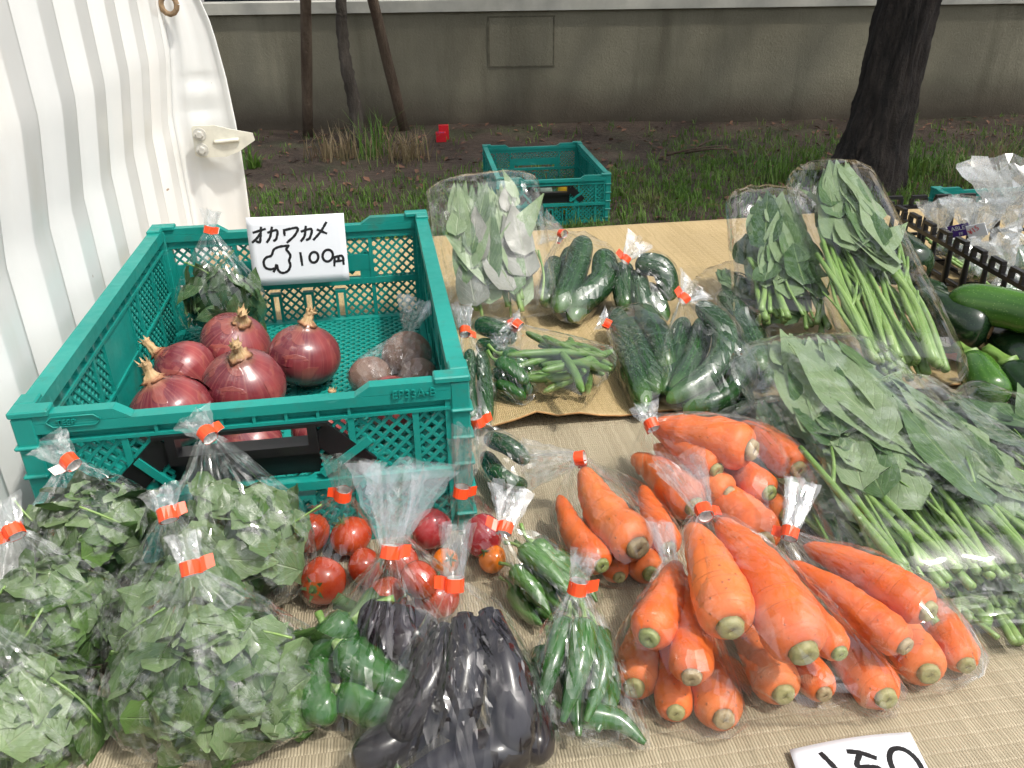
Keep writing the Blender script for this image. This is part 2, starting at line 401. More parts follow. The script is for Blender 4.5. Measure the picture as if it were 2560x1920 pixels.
# far building seen as a sliver over the wall
bd = thing('far_building', 'pale building front with dark glass seen over the wall', 'building', (0, 9, 0))
M['render'] = m_plain('pale_render', (.62, .60, .55), .8, .1, 4)
g = G('dark_glass'); g.P(Base_Color=(.012, .014, .018), Roughness=.08); M['glass'] = g.m
M['alu'] = m_plain('aluminium_frame', (.42, .42, .42), .4, .1, 10)
mb = MB(); mb.abox(-9, 14, 9.1, 9.4, 0, 4.0); mb.build('wall', M['render'], bd, smooth=False)
for k in range(9):
    x = -7.6 + k * 2.3
    mb = MB(); mb.abox(x, x + 1.9, 9.06, 9.12, .12, 2.1); wdw = mb.build('window', M['glass'], bd, smooth=False)
    for q in (0, .93, 1.86):
        mb = MB(); mb.abox(x + q, x + q + .05, 9.03, 9.058, .12, 2.1); o = mb.build('frame', M['alu'], None, smooth=False)
        o.parent = wdw; o.matrix_parent_inverse = Matrix.Translation(-V(bd.location)); 
for k in range(5):
    x = -.1 + k * .62
    mb = MB(); mb.sweep([(x + .2 * math.cos(a), 8.2, .36 + .2 * math.sin(a)) for a in [i * math.pi / 8 for i in range(17)]], [.028] * 17, 6, cap=False)
    o = mb.build('bicycle_rack_hoop', M['cap'], loc=(x, 8.2, 0)); tag(o, 'white metal hoop just showing over the wall top', 'hoop', 'white hoops beyond the wall')
    mb = MB(); 

# ------------------------------------------------------------------ trees
def m_bark(name, a, b, sc):
    g = G(name); c = g.co()
    f = g.noise(g.map(c, (1, 1, .22)), sc, 6, .7, .4); d = g.noise(c, sc * 5, 4)
    col = g.mix(g.ramp(f, [(.38, 0.), (.66, 1.)]), a, b)
    g.P(Base_Color=g.mix(g.mth('MULTIPLY', d, .4), col, tuple(x * .5 for x in a)), Roughness=.95)
    g.bump(g.mth('ADD', f, g.mth('MULTIPLY', d, .3)), .9, .02); return g.m
M['bark'] = m_bark('rough_dark_bark', (.008, .006, .005), (.055, .043, .035), 30)
M['bark2'] = m_bark('smooth_grey_bark', (.050, .040, .030), (.115, .095, .075), 22)
M['pole'] = m_bark('weathered_pole', (.085, .055, .035), (.17, .125, .085), 20)

def crown(tree, name, centre, rad, n, leafm, seed, size=.085):
    rr = random.Random(seed); mb = MB()
    cl = []
    for k in range(26):
        d = V((rr.gauss(0, 1), rr.gauss(0, 1), rr.gauss(0, .8))).normalized() * (rr.random() ** .4)
        cl.append((centre + V((d.x * rad.x, d.y * rad.y, d.z * rad.z)), rr.uniform(.22, .42) * rad.x))
    for k in range(n):
        c, r = rr.choice(cl)
        p = c + V((rr.gauss(0, .5), rr.gauss(0, .5), rr.gauss(0, .4))) * r
        a = V((rr.gauss(0, 1), rr.gauss(0, 1), rr.gauss(0, .5))).normalized(); b = a.orthogonal().normalized(); b = (b + a.cross(b) * rr.uniform(-1, 1)).normalized()
        s = size * rr.uniform(.6, 1.3)
        mb.add([p - a * s, p + b * s * .42, p + a * s, p - b * s * .42], [(0, 1, 2, 3)], [[(.5, 0), (1, .5), (.5, 1), (0, .5)]])
    return mb.build(name, leafm, tree, smooth=False)

def bark_trunk(tree, path, rad, n, amp, seed, mat):
    mb = MB(); P = bez(path, 110); m = len(P); vs_ = []
    for i, p in enumerate(P):
        t = (P[min(i + 1, m - 1)] - P[max(i - 1, 0)]).normalized()
        e1 = (V((1, 0, 0)) - t * t.x).normalized(); e2 = t.cross(e1)
        r = rad(i / (m - 1), p)
        for j in range(n):
            a = 2 * math.pi * j / n
            d = e1 * math.cos(a) + e2 * math.sin(a)
            q = V((math.cos(a) * 2.4, math.sin(a) * 2.4, p.z * 3.2 + seed))
            f = 1 - abs(noise.noise(q * 2.1)) * 2; f2 = noise.noise(V((q.x * 6, q.y * 6, q.z * 2.4)))
            vs_.append(p + d * r * (1 + amp * (f * .8 + f2 * .6)))
    mb.add(vs_, [(i * n + j, i * n + (j + 1) % n, (i + 1) * n + (j + 1) % n, (i + 1) * n + j) for i in range(m - 1) for j in range(n)])
    return mb.build('trunk', mat, tree)

t = thing('mature_tree', 'thick leaning tree trunk with rough dark bark at right', 'tree', (1.32, 3.12, 0))
b0 = V((1.30, 3.12, -.05)); b1 = atY(1965, 0, 3.16)
d = (b1 - b0); top = b0 + d * 4.2
bark_trunk(t, [b0, b0 + d * .33 + V((.015, 0, 0)), b1, b0 + d * 2.2 + V((.03, .02, 0)), top], lambda s, p: .098 + .05 * math.exp(-max(p.z, 0) * 9) - .012 * s, 84, .16, 3, M['bark'])
for k, (q, e) in enumerate([((.60), V((3.4, 3.0, 3.1))), ((.65), V((.9, 2.9, 3.1))), ((.7), V((3.4, 3.8, 3.3)))]):
    mb = MB(); p0 = b0.lerp(top, q); mb.sweep(bez([p0, p0.lerp(e, .5) + V((0, 0, .25)), e], 14), [.05 * (1 - i / 16) for i in range(14)], 10); mb.build('limb', M['bark'], t)
crown(t, 'crown', V((2.0, 2.9, 3.1)), V((2.9, 1.55, .7)), 2800, M['canopy'], 5, .10)

t = thing('young_tree', 'thin crooked young tree trunk tied between two support poles', 'tree', (-.70, 3.97, 0))
pts = [at(770, 320, 0)] + [atY(x, y, Y) for x, y, Y in ((768, 240, 3.97), (752, 160, 3.98), (742, 100, 4.0), (738, 40, 4.0), (737, 0, 4.0))]
dd = (pts[-1] - pts[-2]).normalized()
P = bez(pts + [pts[-1] + V((0.02, 0, .5)), pts[-1] + V((0, .1, 1.2)), pts[-1] + V((.06, .15, 2.0))], 60)
mb = MB(); mb.sweep(P, [.031 * (1 - .45 * i / 60) * (1 + .10 * math.sin(i * 2.3) * (i % 3 == 0)) for i in range(60)], 16, .25, 3, fr=30); mb.build('trunk', M['bark2'], t)
crown(t, 'crown', V((-.7, 3.3, 2.6)), V((1.5, 1.2, .6)), 1300, M['canopy'], 9, .07)
def pole(x, y, Y, px, py, label):
    a = at(x, y, -.02); b = atY(px, py, Y); d = b - a
    P = [a + d * (i / 8 * 2.4) for i in range(9)]
    mb = MB(); mb.sweep(P, [.026, .0255, .026, .025, .0255, .025, .0245, .024, .023], 14, .12, x, fr=20)
    o = mb.build('support_pole', M['pole'], loc=a); return tag(o, label, 'pole', 'wooden poles bracing the young tree')
pole(665, 300, 4.15, 660, 0, 'upright wooden support pole left of the young tree')
pole(876, 292, 4.20, 805, 0, 'slanting wooden support pole right of the young tree')

# ------------------------------------------------------------------ grass, weeds, litter
def m_grass(name, a, b, dry):
    g = G(name); c = g.co(); uv = g.n('UVMap').outputs[0]
    f = g.sep(uv)[0]
    col = g.mix(f, a, b); col = g.mix(g.ramp(g.noise(c, 5), [(.52, 0.), (.72, .7)]), col, dry)
    g.P(Base_Color=col, Roughness=.6)
    tl = g.n('BsdfTranslucent', {'Color': col}); mx = g.n('MixShader', {0: .3, 1: g.b.outputs[0], 2: tl.outputs[0]})
    g.t.links.new(mx.outputs[0], g.out.inputs[0]); return g.m
M['grass'] = m_grass('grass_blades', (.050, .125, .016), (.16, .29, .045), (.20, .20, .065))
M['hay'] = m_grass('dry_grass', (.20, .145, .075), (.32, .25, .14), (.12, .12, .05))
def blade(mb, rr, p, h, wd, lean, u=None):
    a = rr.uniform(0, 6.283); d = V((math.cos(a), math.sin(a), 0)); s = V((-d.y, d.x, 0)) * wd
    q1 = p + d * lean * h * .35 + V((0, 0, h * .55)); q2 = p + d * lean * h + V((0, 0, h * (1 - .3 * lean)))
    u = rr.random() if u is None else u
    mb.add([p - s, p + s, q1 + s * .7, q1 - s * .7, q2], [(0, 1, 2, 3), (3, 2, 4)], [[(u, 0)] * 4, [(u, 0)] * 3])
def density(x, y):
    f = noise.noise(V((x * 1.3, y * 1.3, 7))) + .5 * noise.noise(V((x * 4, y * 4, 2)))
    near = max(0, min(1, (3.55 + .25 * x - y) / .7))
    if x > .7: near = max(near, max(0, min(1, (4.3 - y) / .9)) * .85)
    return max(0.0, min(1.0, near * (.72 + .75 * f) + .03))
rr = random.Random(11); mb = MB(); n = 0
while n < 52000:
    y = 1.7 + 2.75 * rr.random(); x = rr.uniform(-.55 * y - .3, .62 * y + .4)
    if rr.random() > density(x, y): continue
    c = V((x, y, gz(x, y) - .004)); k = rr.randint(2, 5); hh = rr.uniform(.5, 1)
    for q in range(k):
        p = c + V((rr.gauss(0, .012), rr.gauss(0, .012), 0))
        blade(mb, rr, p, hh * rr.uniform(.022, .065), rr.uniform(.0012, .0028), rr.uniform(.1, .8)); n += 1
mb.build('lawn_grass', M['grass'], smooth=False, kind='stuff')
bpy.data.objects['lawn_grass']['label'] = 'patchy green grass behind the stall'; bpy.data.objects['lawn_grass']['category'] = 'grass'
def clump(name, p, n, h, sp, mat, label, cat, group=None, seed=1, wd=.0022):
    rr = random.Random(seed); mb = MB()
    for k in range(n):
        q = p + V((rr.gauss(0, sp), rr.gauss(0, sp), 0)); blade(mb, rr, q, h * rr.uniform(.4, 1.1), wd, rr.uniform(.1, .75))
    o = mb.build(name, mat, smooth=False, loc=p); return tag(o, label, cat, group)
GR = 'dry grass tufts round the young tree'
clump('dry_grass_tuft', at(735, 345, 0), 150, .16, .055, M['hay'], 'dry straw coloured grass tuft left of the young trunk', 'grass tuft', GR, 1)
clump('dry_grass_tuft', at(880, 345, 0), 150, .15, .055, M['hay'], 'dry straw coloured grass tuft below the slanting pole', 'grass tuft', GR, 2)
clump('dry_grass_tuft', at(815, 340, 0), 60, .24, .04, M['grass'], 'tall thin green and straw grass right beside young trunk', 'grass tuft', GR, 3)
clump('tall_grass_tuft', at(1680, 395, 0), 70, .20, .05, M['grass'], 'taller grass tuft right of the rear crate', 'grass tuft', None, 4)
clump('meadow_grass_tuft', at(2140, 400, 0), 160, .22, .06, M['hay'], 'long dry grass stalks right of the thick trunk', 'grass tuft', None, 5, .0015)
clump('weed', at(1240, 262, 0), 26, .10, .02, M['grass'], 'small green weed at the foot of the wall', 'weed', None, 6, .006)
clump('weed', at(552, 365, 0), 26, .11, .02, M['grass'], 'small green weed beside the white truck panel', 'weed', None, 7, .007)
clump('tree_foot_weeds', at(1950, 372, 0), 90, .12, .07, M['grass'], 'green weeds round the foot of the thick trunk', 'weed', None, 8, .004)
rr = random.Random(4); mb = MB()
for k in range(900):
    y = rr.uniform(2.6, 4.42); x = rr.uniform(-.5 * y, .6 * y)
    p = V((x, y, gz(x, y) + .006)); a = rr.uniform(0, 6.28); s = rr.uniform(.008, .022)
    e = V((math.cos(a), math.sin(a), rr.uniform(-.4, .4))) * s; f = V((-math.sin(a), math.cos(a), rr.uniform(-.4, .4))) * s * .5
    mb.add([p - e, p + f + V((0, 0, .003)), p + e, p - f + V((0, 0, .004))], [(0, 1, 2, 3)])
M['litter'] = m_plain('dead_leaf', (.13, .062, .036), .8, .7, 3)
o = mb.build('fallen_leaves', M['litter'], smooth=False, kind='stuff'); tag(o, 'brown fallen leaves scattered on the bare soil', 'leaves')
# bare twigs on the grass
p = at(1500, 325, .03); t = thing('fallen_branch', 'bare bleached branch lying on the grass', 'branch', p)
for k, (x, y, x2, y2) in enumerate(((1440, 335, 1560, 315), (1480, 330, 1590, 322), (1500, 325, 1545, 300))):
    mb = MB(); mb.sweep(bez([at(x, y, .02), at((x + x2) / 2, (y + y2) / 2 - 4, .05), at(x2, y2, .03)], 8), [.006 - .0005 * i for i in range(8)], 6); mb.build('twig', M['pole'], t)
# small shrub by the wall
p = at(505, 262, 0); t = thing('small_shrub', 'small yellow green shrub beside the wall left', 'shrub', p)
rr = random.Random(8); tips = []
for k, (x, y) in enumerate(((515, 200), (535, 175), (550, 210), (525, 230), (560, 205), (505, 215))):
    e = atY(x, y, p.y + rr.uniform(-.06, .06)); mb = MB(); mb.sweep(bez([p, p.lerp(e, .5) + V((rr.uniform(-.03, .03), 0, .02)), e], 8), [.004 - .0004 * i for i in range(8)], 5); mb.build('twig', M['bark2'], t); tips.append(e)

# ------------------------------------------------------------------ leaf shapes (shared)
def leaf_mesh(name, mat, L, W, fold, curl, wav, seed, tip=1.0, base=.18, ser=0.0):
    nx, ny = 6, 10; mb = MB(); vs_ = []
    for j in range(ny + 1):
        t = j / ny
        wd = W * .5 * (math.sin(math.pi * min(1, t * (1 - base) + base * (t > 0) * 1.0) ** (.85 / tip)) if t < 1 else 0) * (1.0 if t > .0 else .12)
        wd = max(wd, W * .02)
        for i in range(nx + 1):
            s = i / nx * 2 - 1
            x = s * wd * (1 + ser * (1 if j % 2 else -1) * (abs(s) > .9))
            z = abs(s) * wd * fold + curl * L * (t * t) + wav * L * math.sin(t * 9 + seed + (2.2 if s > 0 else 0)) * s * s + .25 * wav * L * noise.noise(V((s * 2, t * 4, seed)))
            vs_.append((x, t * L, z))
    fs = []; uv = []
    for j in range(ny):
        for i in range(nx):
            a = j * (nx + 1) + i; fs.append((a, a + 1, a + nx + 2, a + nx + 1))
            uv.append([(i / nx, j / ny), ((i + 1) / nx, j / ny), ((i + 1) / nx, (j + 1) / ny), (i / nx, (j + 1) / ny)])
    mb.add(vs_, fs, uv); return mb.mesh(name, mat)
LM = {}
for nm, mt in (('herb', 'herb'), ('herb2', 'herb2'), ('dark', 'dark')):
    LM[nm] = [leaf_mesh('leaf_' + nm, M[mt], .042, .026, .12 * (-1) ** k, .10 * (k - 1.5) / 2, .035, k * 1.7, ser=.05) for k in range(4)]
for nm, mt in (('long', 'greens'), ('long2', 'greens2')):
    LM[nm] = [leaf_mesh('leaf_' + nm, M[mt], .165, .050, .10 * (-1) ** k, .03 * (k - 1.5), .016, k * 2.1) for k in range(4)]
for nm, mt in (('greens', 'greens'), ('greens2', 'greens2'), ('lilac', 'lilac')):
    LM[nm] = [leaf_mesh('leaf_' + nm, M[mt], .110, .062, .10 * (-1) ** k, .07 * (k - 1.5), .030, k * 2.1) for k in range(4)]
LM['shrub'] = [leaf_mesh('leaf_shrub', M['shrub'], .05, .026, .15, .2, .03, 1.0)]
def put_leaf(kind, parent, p, d, nrm, s, rr, name='leaf'):
    d = V(d).normalized(); x = d.cross(V(nrm)).normalized(); z = x.cross(d)
    o = bpy.data.objects.new(name, rr.choice(LM[kind])); link(o, parent)
    q = V(p) - V(parent.location)
    o.matrix_local = Matrix(((x.x * s, d.x * s, z.x * s, q.x), (x.y * s, d.y * s, z.y * s, q.y), (x.z * s, d.z * s, z.z * s, q.z), (0, 0, 0, 1)))
    return o
for k in range(34):
    e = rr.choice(tips); put_leaf('shrub', t, e + V((rr.gauss(0, .02), rr.gauss(0, .02), rr.gauss(0, .015))), (rr.gauss(0, 1), rr.gauss(0, 1), rr.gauss(.3, .6)), (rr.gauss(0, .4), rr.gauss(0, .4) - .4, 1), rr.uniform(.7, 1.2), rr)

# red toy-like block on the soil
M['red'] = m_plain('red_plastic', (.50, .012, .022), .35, .1, 30); M['blue'] = m_plain('blue_print', (.05, .08, .35), .4, .1, 30)
p = at(953, 305, 0); t = thing('red_block', 'small stepped red plastic block on the soil by the wall', 'block', p)
mb = MB(); mb.box(p + V((0, 0, .020)), (.023, .003, 0), (-.003, .023, 0), (0, 0, .020)); mb.build('lower_block', M['red'], t, smooth=False)
mb = MB(); mb.box(p + V((.011, .042, .034)), (.023, .003, 0), (-.002, .017, 0), (0, 0, .032)); mb.build('upper_block', M['red'], t, smooth=False)
for k in range(3):
    mb = MB(); mb.box(p + V((-.012 + k * .012, -.002, .0405)), (.003, 0, 0), (0, .005, 0), (0, 0, .0008)); mb.build('blue_stud', M['blue'], t, smooth=False)
# ------------------------------------------------------------------ white corrugated truck panel
def m_truck():
    g = G('white_truck_paint'); c = g.co(); s = g.sep(c)
    f = g.noise(c, 7, 4); d = g.noise(c, 130, 3)
    col = g.mix(g.ramp(f, [(.35, 0.), (.7, 1.)]), (.72, .73, .72), (.80, .80, .785))
    sm = g.noise(g.map(c, (8, 8, 2)), 1.0, 5, .65); col = g.mix(g.ramp(sm, [(.60, 0.), (.80, .35)]), col, (.56, .52, .42))
    sp = g.noise(c, 60, 2, .5, .3); col = g.mix(g.ramp(sp, [(.77, 0.), (.79, .8)]), col, (.26, .14, .06))
    g.P(Base_Color=col, Roughness=.30, Coat_Weight=.3, Coat_Roughness=.15); g.bump(g.noise(c, 22, 3), .12, .004); return g.m
M['truck'] = m_truck()
PO = CFR - CU * .366 - CU * .014
tp = thing('truck_side_panel', 'white painted corrugated steel truck panel at left of the stall', 'truck panel', (PO.x, PO.y, .2))
def prof(z):
    a = max(0., min(1., (z - .54) / .105)); b = max(0., min(1., (z - .655) / .02))
    return -.016 + .016 * a
def rib(s, z):
    ph = ((s - .202) / .12) % 1.0
    def sm(x): x = max(0., min(1., x)); return x * x * (3 - 2 * x)
    r = sm((ph + .01) / .06) * (1 - sm((ph - .50) / .07)) + sm((ph - .95) / .06)
    fade = sm((.91 - s) / .05)
    return -.025 * (1 - r) * fade - .004 * (1 - fade)
S = [-.62 + i * .005 for i in range(309)]; Z = [.16 + i * .014 for i in range(48)] + [.85 + .1 * i for i in range(6)]
S = [s for s in S if s <= .921]
mb = MB(); n = len(S)
mb.add([PO + CV * s + CU * (prof(z) + rib(s, z)) + V((0, 0, z - PO.z)) for z in Z for s in S],
       [(j * n + i, j * n + i + 1, (j + 1) * n + i + 1, (j + 1) * n + i) for j in range(len(Z) - 1) for i in range(n - 1)])
o = mb.build('corrugated_sheet', M['truck'], tp); md = o.modifiers.new('thick', 'SOLIDIFY'); md.thickness = .002; md.offset = 1
# end flange turned towards the viewer
ZE = [.16, .25, .35, .42, .47, .53, .60, .66, .69, .72, .80, .95, 1.35]
EU = [.078, .080, .082, .084, .0845, .083, .079, .072, .067, .058, .030, .012, .010]
def flu(z):
    for k in range(len(ZE) - 1):
        if z <= ZE[k + 1]:
            t = (z - ZE[k]) / (ZE[k + 1] - ZE[k]); return EU[k] * (1 - t) + EU[k + 1] * t
    return EU[-1]
Z2 = [.16 + i * .008 for i in range(86)] + [.86 + .1 * i for i in range(5)] + [1.35]; Q = [0, .06, .13, .22, .34, .48, .62, .76, .90, .96, .985, 1.0]
mb = MB(); vs_ = []
for z in Z2:
    w_ = flu(z); base = prof(z) - .004
    dent = sum(math.exp(-((z - zz) / .006) ** 2) * a for zz, a in ((.600, .004), (.575, -.003), (.548, .004), (.445, .003)))
    for q in Q:
        uu = base + (w_ - base) * q
        ss = .921 + .010 * (1 - math.exp(-q * 9)) - (.010 * max(0, 1 - abs(q - .30) / .16)) + dent * max(0, 1 - abs(q - .5) / .4) - (.006 if q > .95 else 0)
        vs_.append(PO + CV * ss + CU * uu + V((0, 0, z - PO.z)))
n = len(Q)
mb.add(vs_, [(j * n + i, j * n + i + 1, (j + 1) * n + i + 1, (j + 1) * n + i) for j in range(len(Z2) - 1) for i in range(n - 1)])
o = mb.build('end_flange', M['truck'], tp); md = o.modifiers.new('thick', 'SOLIDIFY'); md.thickness = .003; md.offset = -1
def fp(u, z, s=.912): return PO + CV * s + CU * u + V((0, 0, z - PO.z))
M['washer'] = m_plain('worn_white_metal', (.50, .49, .45), .45, .25, 120)
M['latch'] = m_plain('yellowed_white_paint', (.66, .64, .55), .4, .12, 60)
# latch tongue with two bolts
mb = MB(); out = [(.012, .524), (.016, .527), (.050, .527), (.075, .520), (.112, .512), (.114, .500), (.104, .494), (.085, .482), (.062, .474), (.018, .474), (.011, .478)]
front = [fp(u, z, .905 - .006 * max(0, (u - .02) / .09)) for u, z in out]; back = [p + CV * .004 for p in front]
m = len(out)
mb.add(front + back, [tuple(range(m))[::-1], tuple(range(m, 2 * m))] + [(i, (i + 1) % m, m + (i + 1) % m, m + i) for i in range(m)])
la = mb.build('latch_plate', M['latch'], tp, smooth=False)
mb = MB(); mb.sweep(bez([fp(.045, .499, .904), fp(.065, .501, .899), fp(.088, .503, .898)], 8), [(.0035, .003)] * 8, 10); mb.build('stiffening_rib', M['latch'], tp)
for zz in (.513, .487):
    c = fp(.024, zz, .9045)
    mb = MB(); mb.sweep([c, c - CV * .0025], [.011, .0105], 24); mb.build('washer', M['washer'], tp, smooth=False)
    mb = MB(); mb.sweep([c - CV * .002, c - CV * .0075, c - CV * .0082], [.0066, .0066, .0052], 6); mb.build('bolt_head', M['washer'], tp, smooth=False)
mb = MB(); c = fp(.012, .715, .905)
mb.sweep([c + CU * .012 * math.cos(a) + V((0, 0, .014 * math.sin(a))) for a in [i * math.pi / 6 for i in range(13)]], [.0045] * 13, 8, cap=False)
M['rusty'] = m_plain('rusty_metal', (.30, .20, .11), .7, .5, 60, .5); mb.build('rope_hook', M['rusty'], tp)

# ------------------------------------------------------------------ stall table and rush mats
tb = thing('stall_table', 'low stall table hidden under the rush mats', 'table', (.3, .95, 0))
def uv2w(a, b, z): return CFR + CU * a + CV * b + V((0, 0, z - TT))
def slab(mb, a0, a1, b0, b1, z0, z1):
    c = uv2w((a0 + a1) / 2, (b0 + b1) / 2, (z0 + z1) / 2); mb.box(c, CU * ((a1 - a0) / 2), CV * ((b1 - b0) / 2), (0, 0, (z1 - z0) / 2))
mb = MB(); slab(mb, -.375, 1.9, -.50, .925, .275, TT); mb.build('table_top', M['wood'], tb, smooth=False)
for a in (-.33, .75, 1.85):
    for b in (-.45, .87):
        mb = MB(); slab(mb, a - .03, a + .03, b - .03, b + .03, 0, .2748); mb.build('leg', M['wood'], tb, smooth=False)
def mat(name, a0, a1, b0, b1, z, mt, label, wave, seed, curl=None):
    base = uv2w(0, 0, z); nx, ny = 90, 70; mb = MB(); vs_ = []
    for j in range(ny + 1):
        for i in range(nx + 1):
            a = a0 + (a1 - a0) * i / nx; b = b0 + (b1 - b0) * j / ny
            h = wave * noise.noise(V((a * 5, b * 6, seed)))
            if j == ny: b += .012 * noise.noise(V((a * 5, 0, seed))) + .002 * noise.noise(V((a * 60, 0, 1)))
            if curl: h += curl(a, b, b - b0)
            if b > .90: h -= (b - .90) ** 1.5 * .8
            vs_.append((a, b, max(h, -.0005) if b < .90 else h))
    n = nx + 1
    mb.add(vs_, [(j * n + i, j * n + i + 1, (j + 1) * n + i + 1, (j + 1) * n + i) for j in range(ny) for i in range(nx)])
    o = mb.build(name, [mt, M['matedge']]); o.location = base; o.rotation_euler.z = math.atan2(CU.y, CU.x)
    md = o.modifiers.new('thick', 'SOLIDIFY'); md.thickness = .002; md.offset = -1; md.material_offset_rim = 1
    return tag(o, label, 'mat', 'rush mats covering the table')
mat('rush_mat', -.37, 1.9, -.50, .60, TT + .0025, M['mat_old'], 'greyish worn rush mat along the front of the stall', .0006, 2)
def curl(a, b, e):
    k = math.exp(-((a - .085) / .02) ** 2) * .016 + math.exp(-((a - .13) / .03) ** 2) * .010 + .003 * (1 + noise.noise(V((a * 14, 0, 0))))
    return k * math.exp(-e / .035) + .0015 * math.exp(-e / .02)
mat('rush_mat', -.30, 1.9, .175, .935, TT + .0058, M['mat_new'], 'pale yellow rush mat along the back, overlapping the worn one', .0010, 5, curl)

# ------------------------------------------------------------------ teal folding crates
def lattice(mb, P, u0, v0, u1, v1, sp, bw, th, E1, E2, E3):
    """diagonal bars clipped to a rectangle; P origin, E1/E2 in plane, E3 thickness"""
    w_, h_ = u1 - u0, v1 - v0
    for sg in (1, -1):
        k = -h_ / sp - 1
        c = -math.ceil(h_ / sp) * sp
        while c < w_:
            # line u = c + t, v = t (sg=1) or v = h - t
            t0, t1 = max(0, -c), min(h_, w_ - c)
            if t1 - t0 > .003:
                a = (u0 + c + t0, v0 + (t0 if sg > 0 else h_ - t0)); b = (u0 + c + t1, v0 + (t1 if sg > 0 else h_ - t1))
                A = P + E1 * a[0] + E2 * a[1]; B = P + E1 * b[0] + E2 * b[1]
                dd = (B - A); L_ = dd.length; dd.normalize(); nn = E3.cross(dd).normalized()
                mb.box((A + B) / 2 + E3 * (.0004 * sg), dd * (L_ / 2), nn * bw / 2, E3 * th / 2)
            c += sp
    return
CW, CL, CH = .366, .53, .157
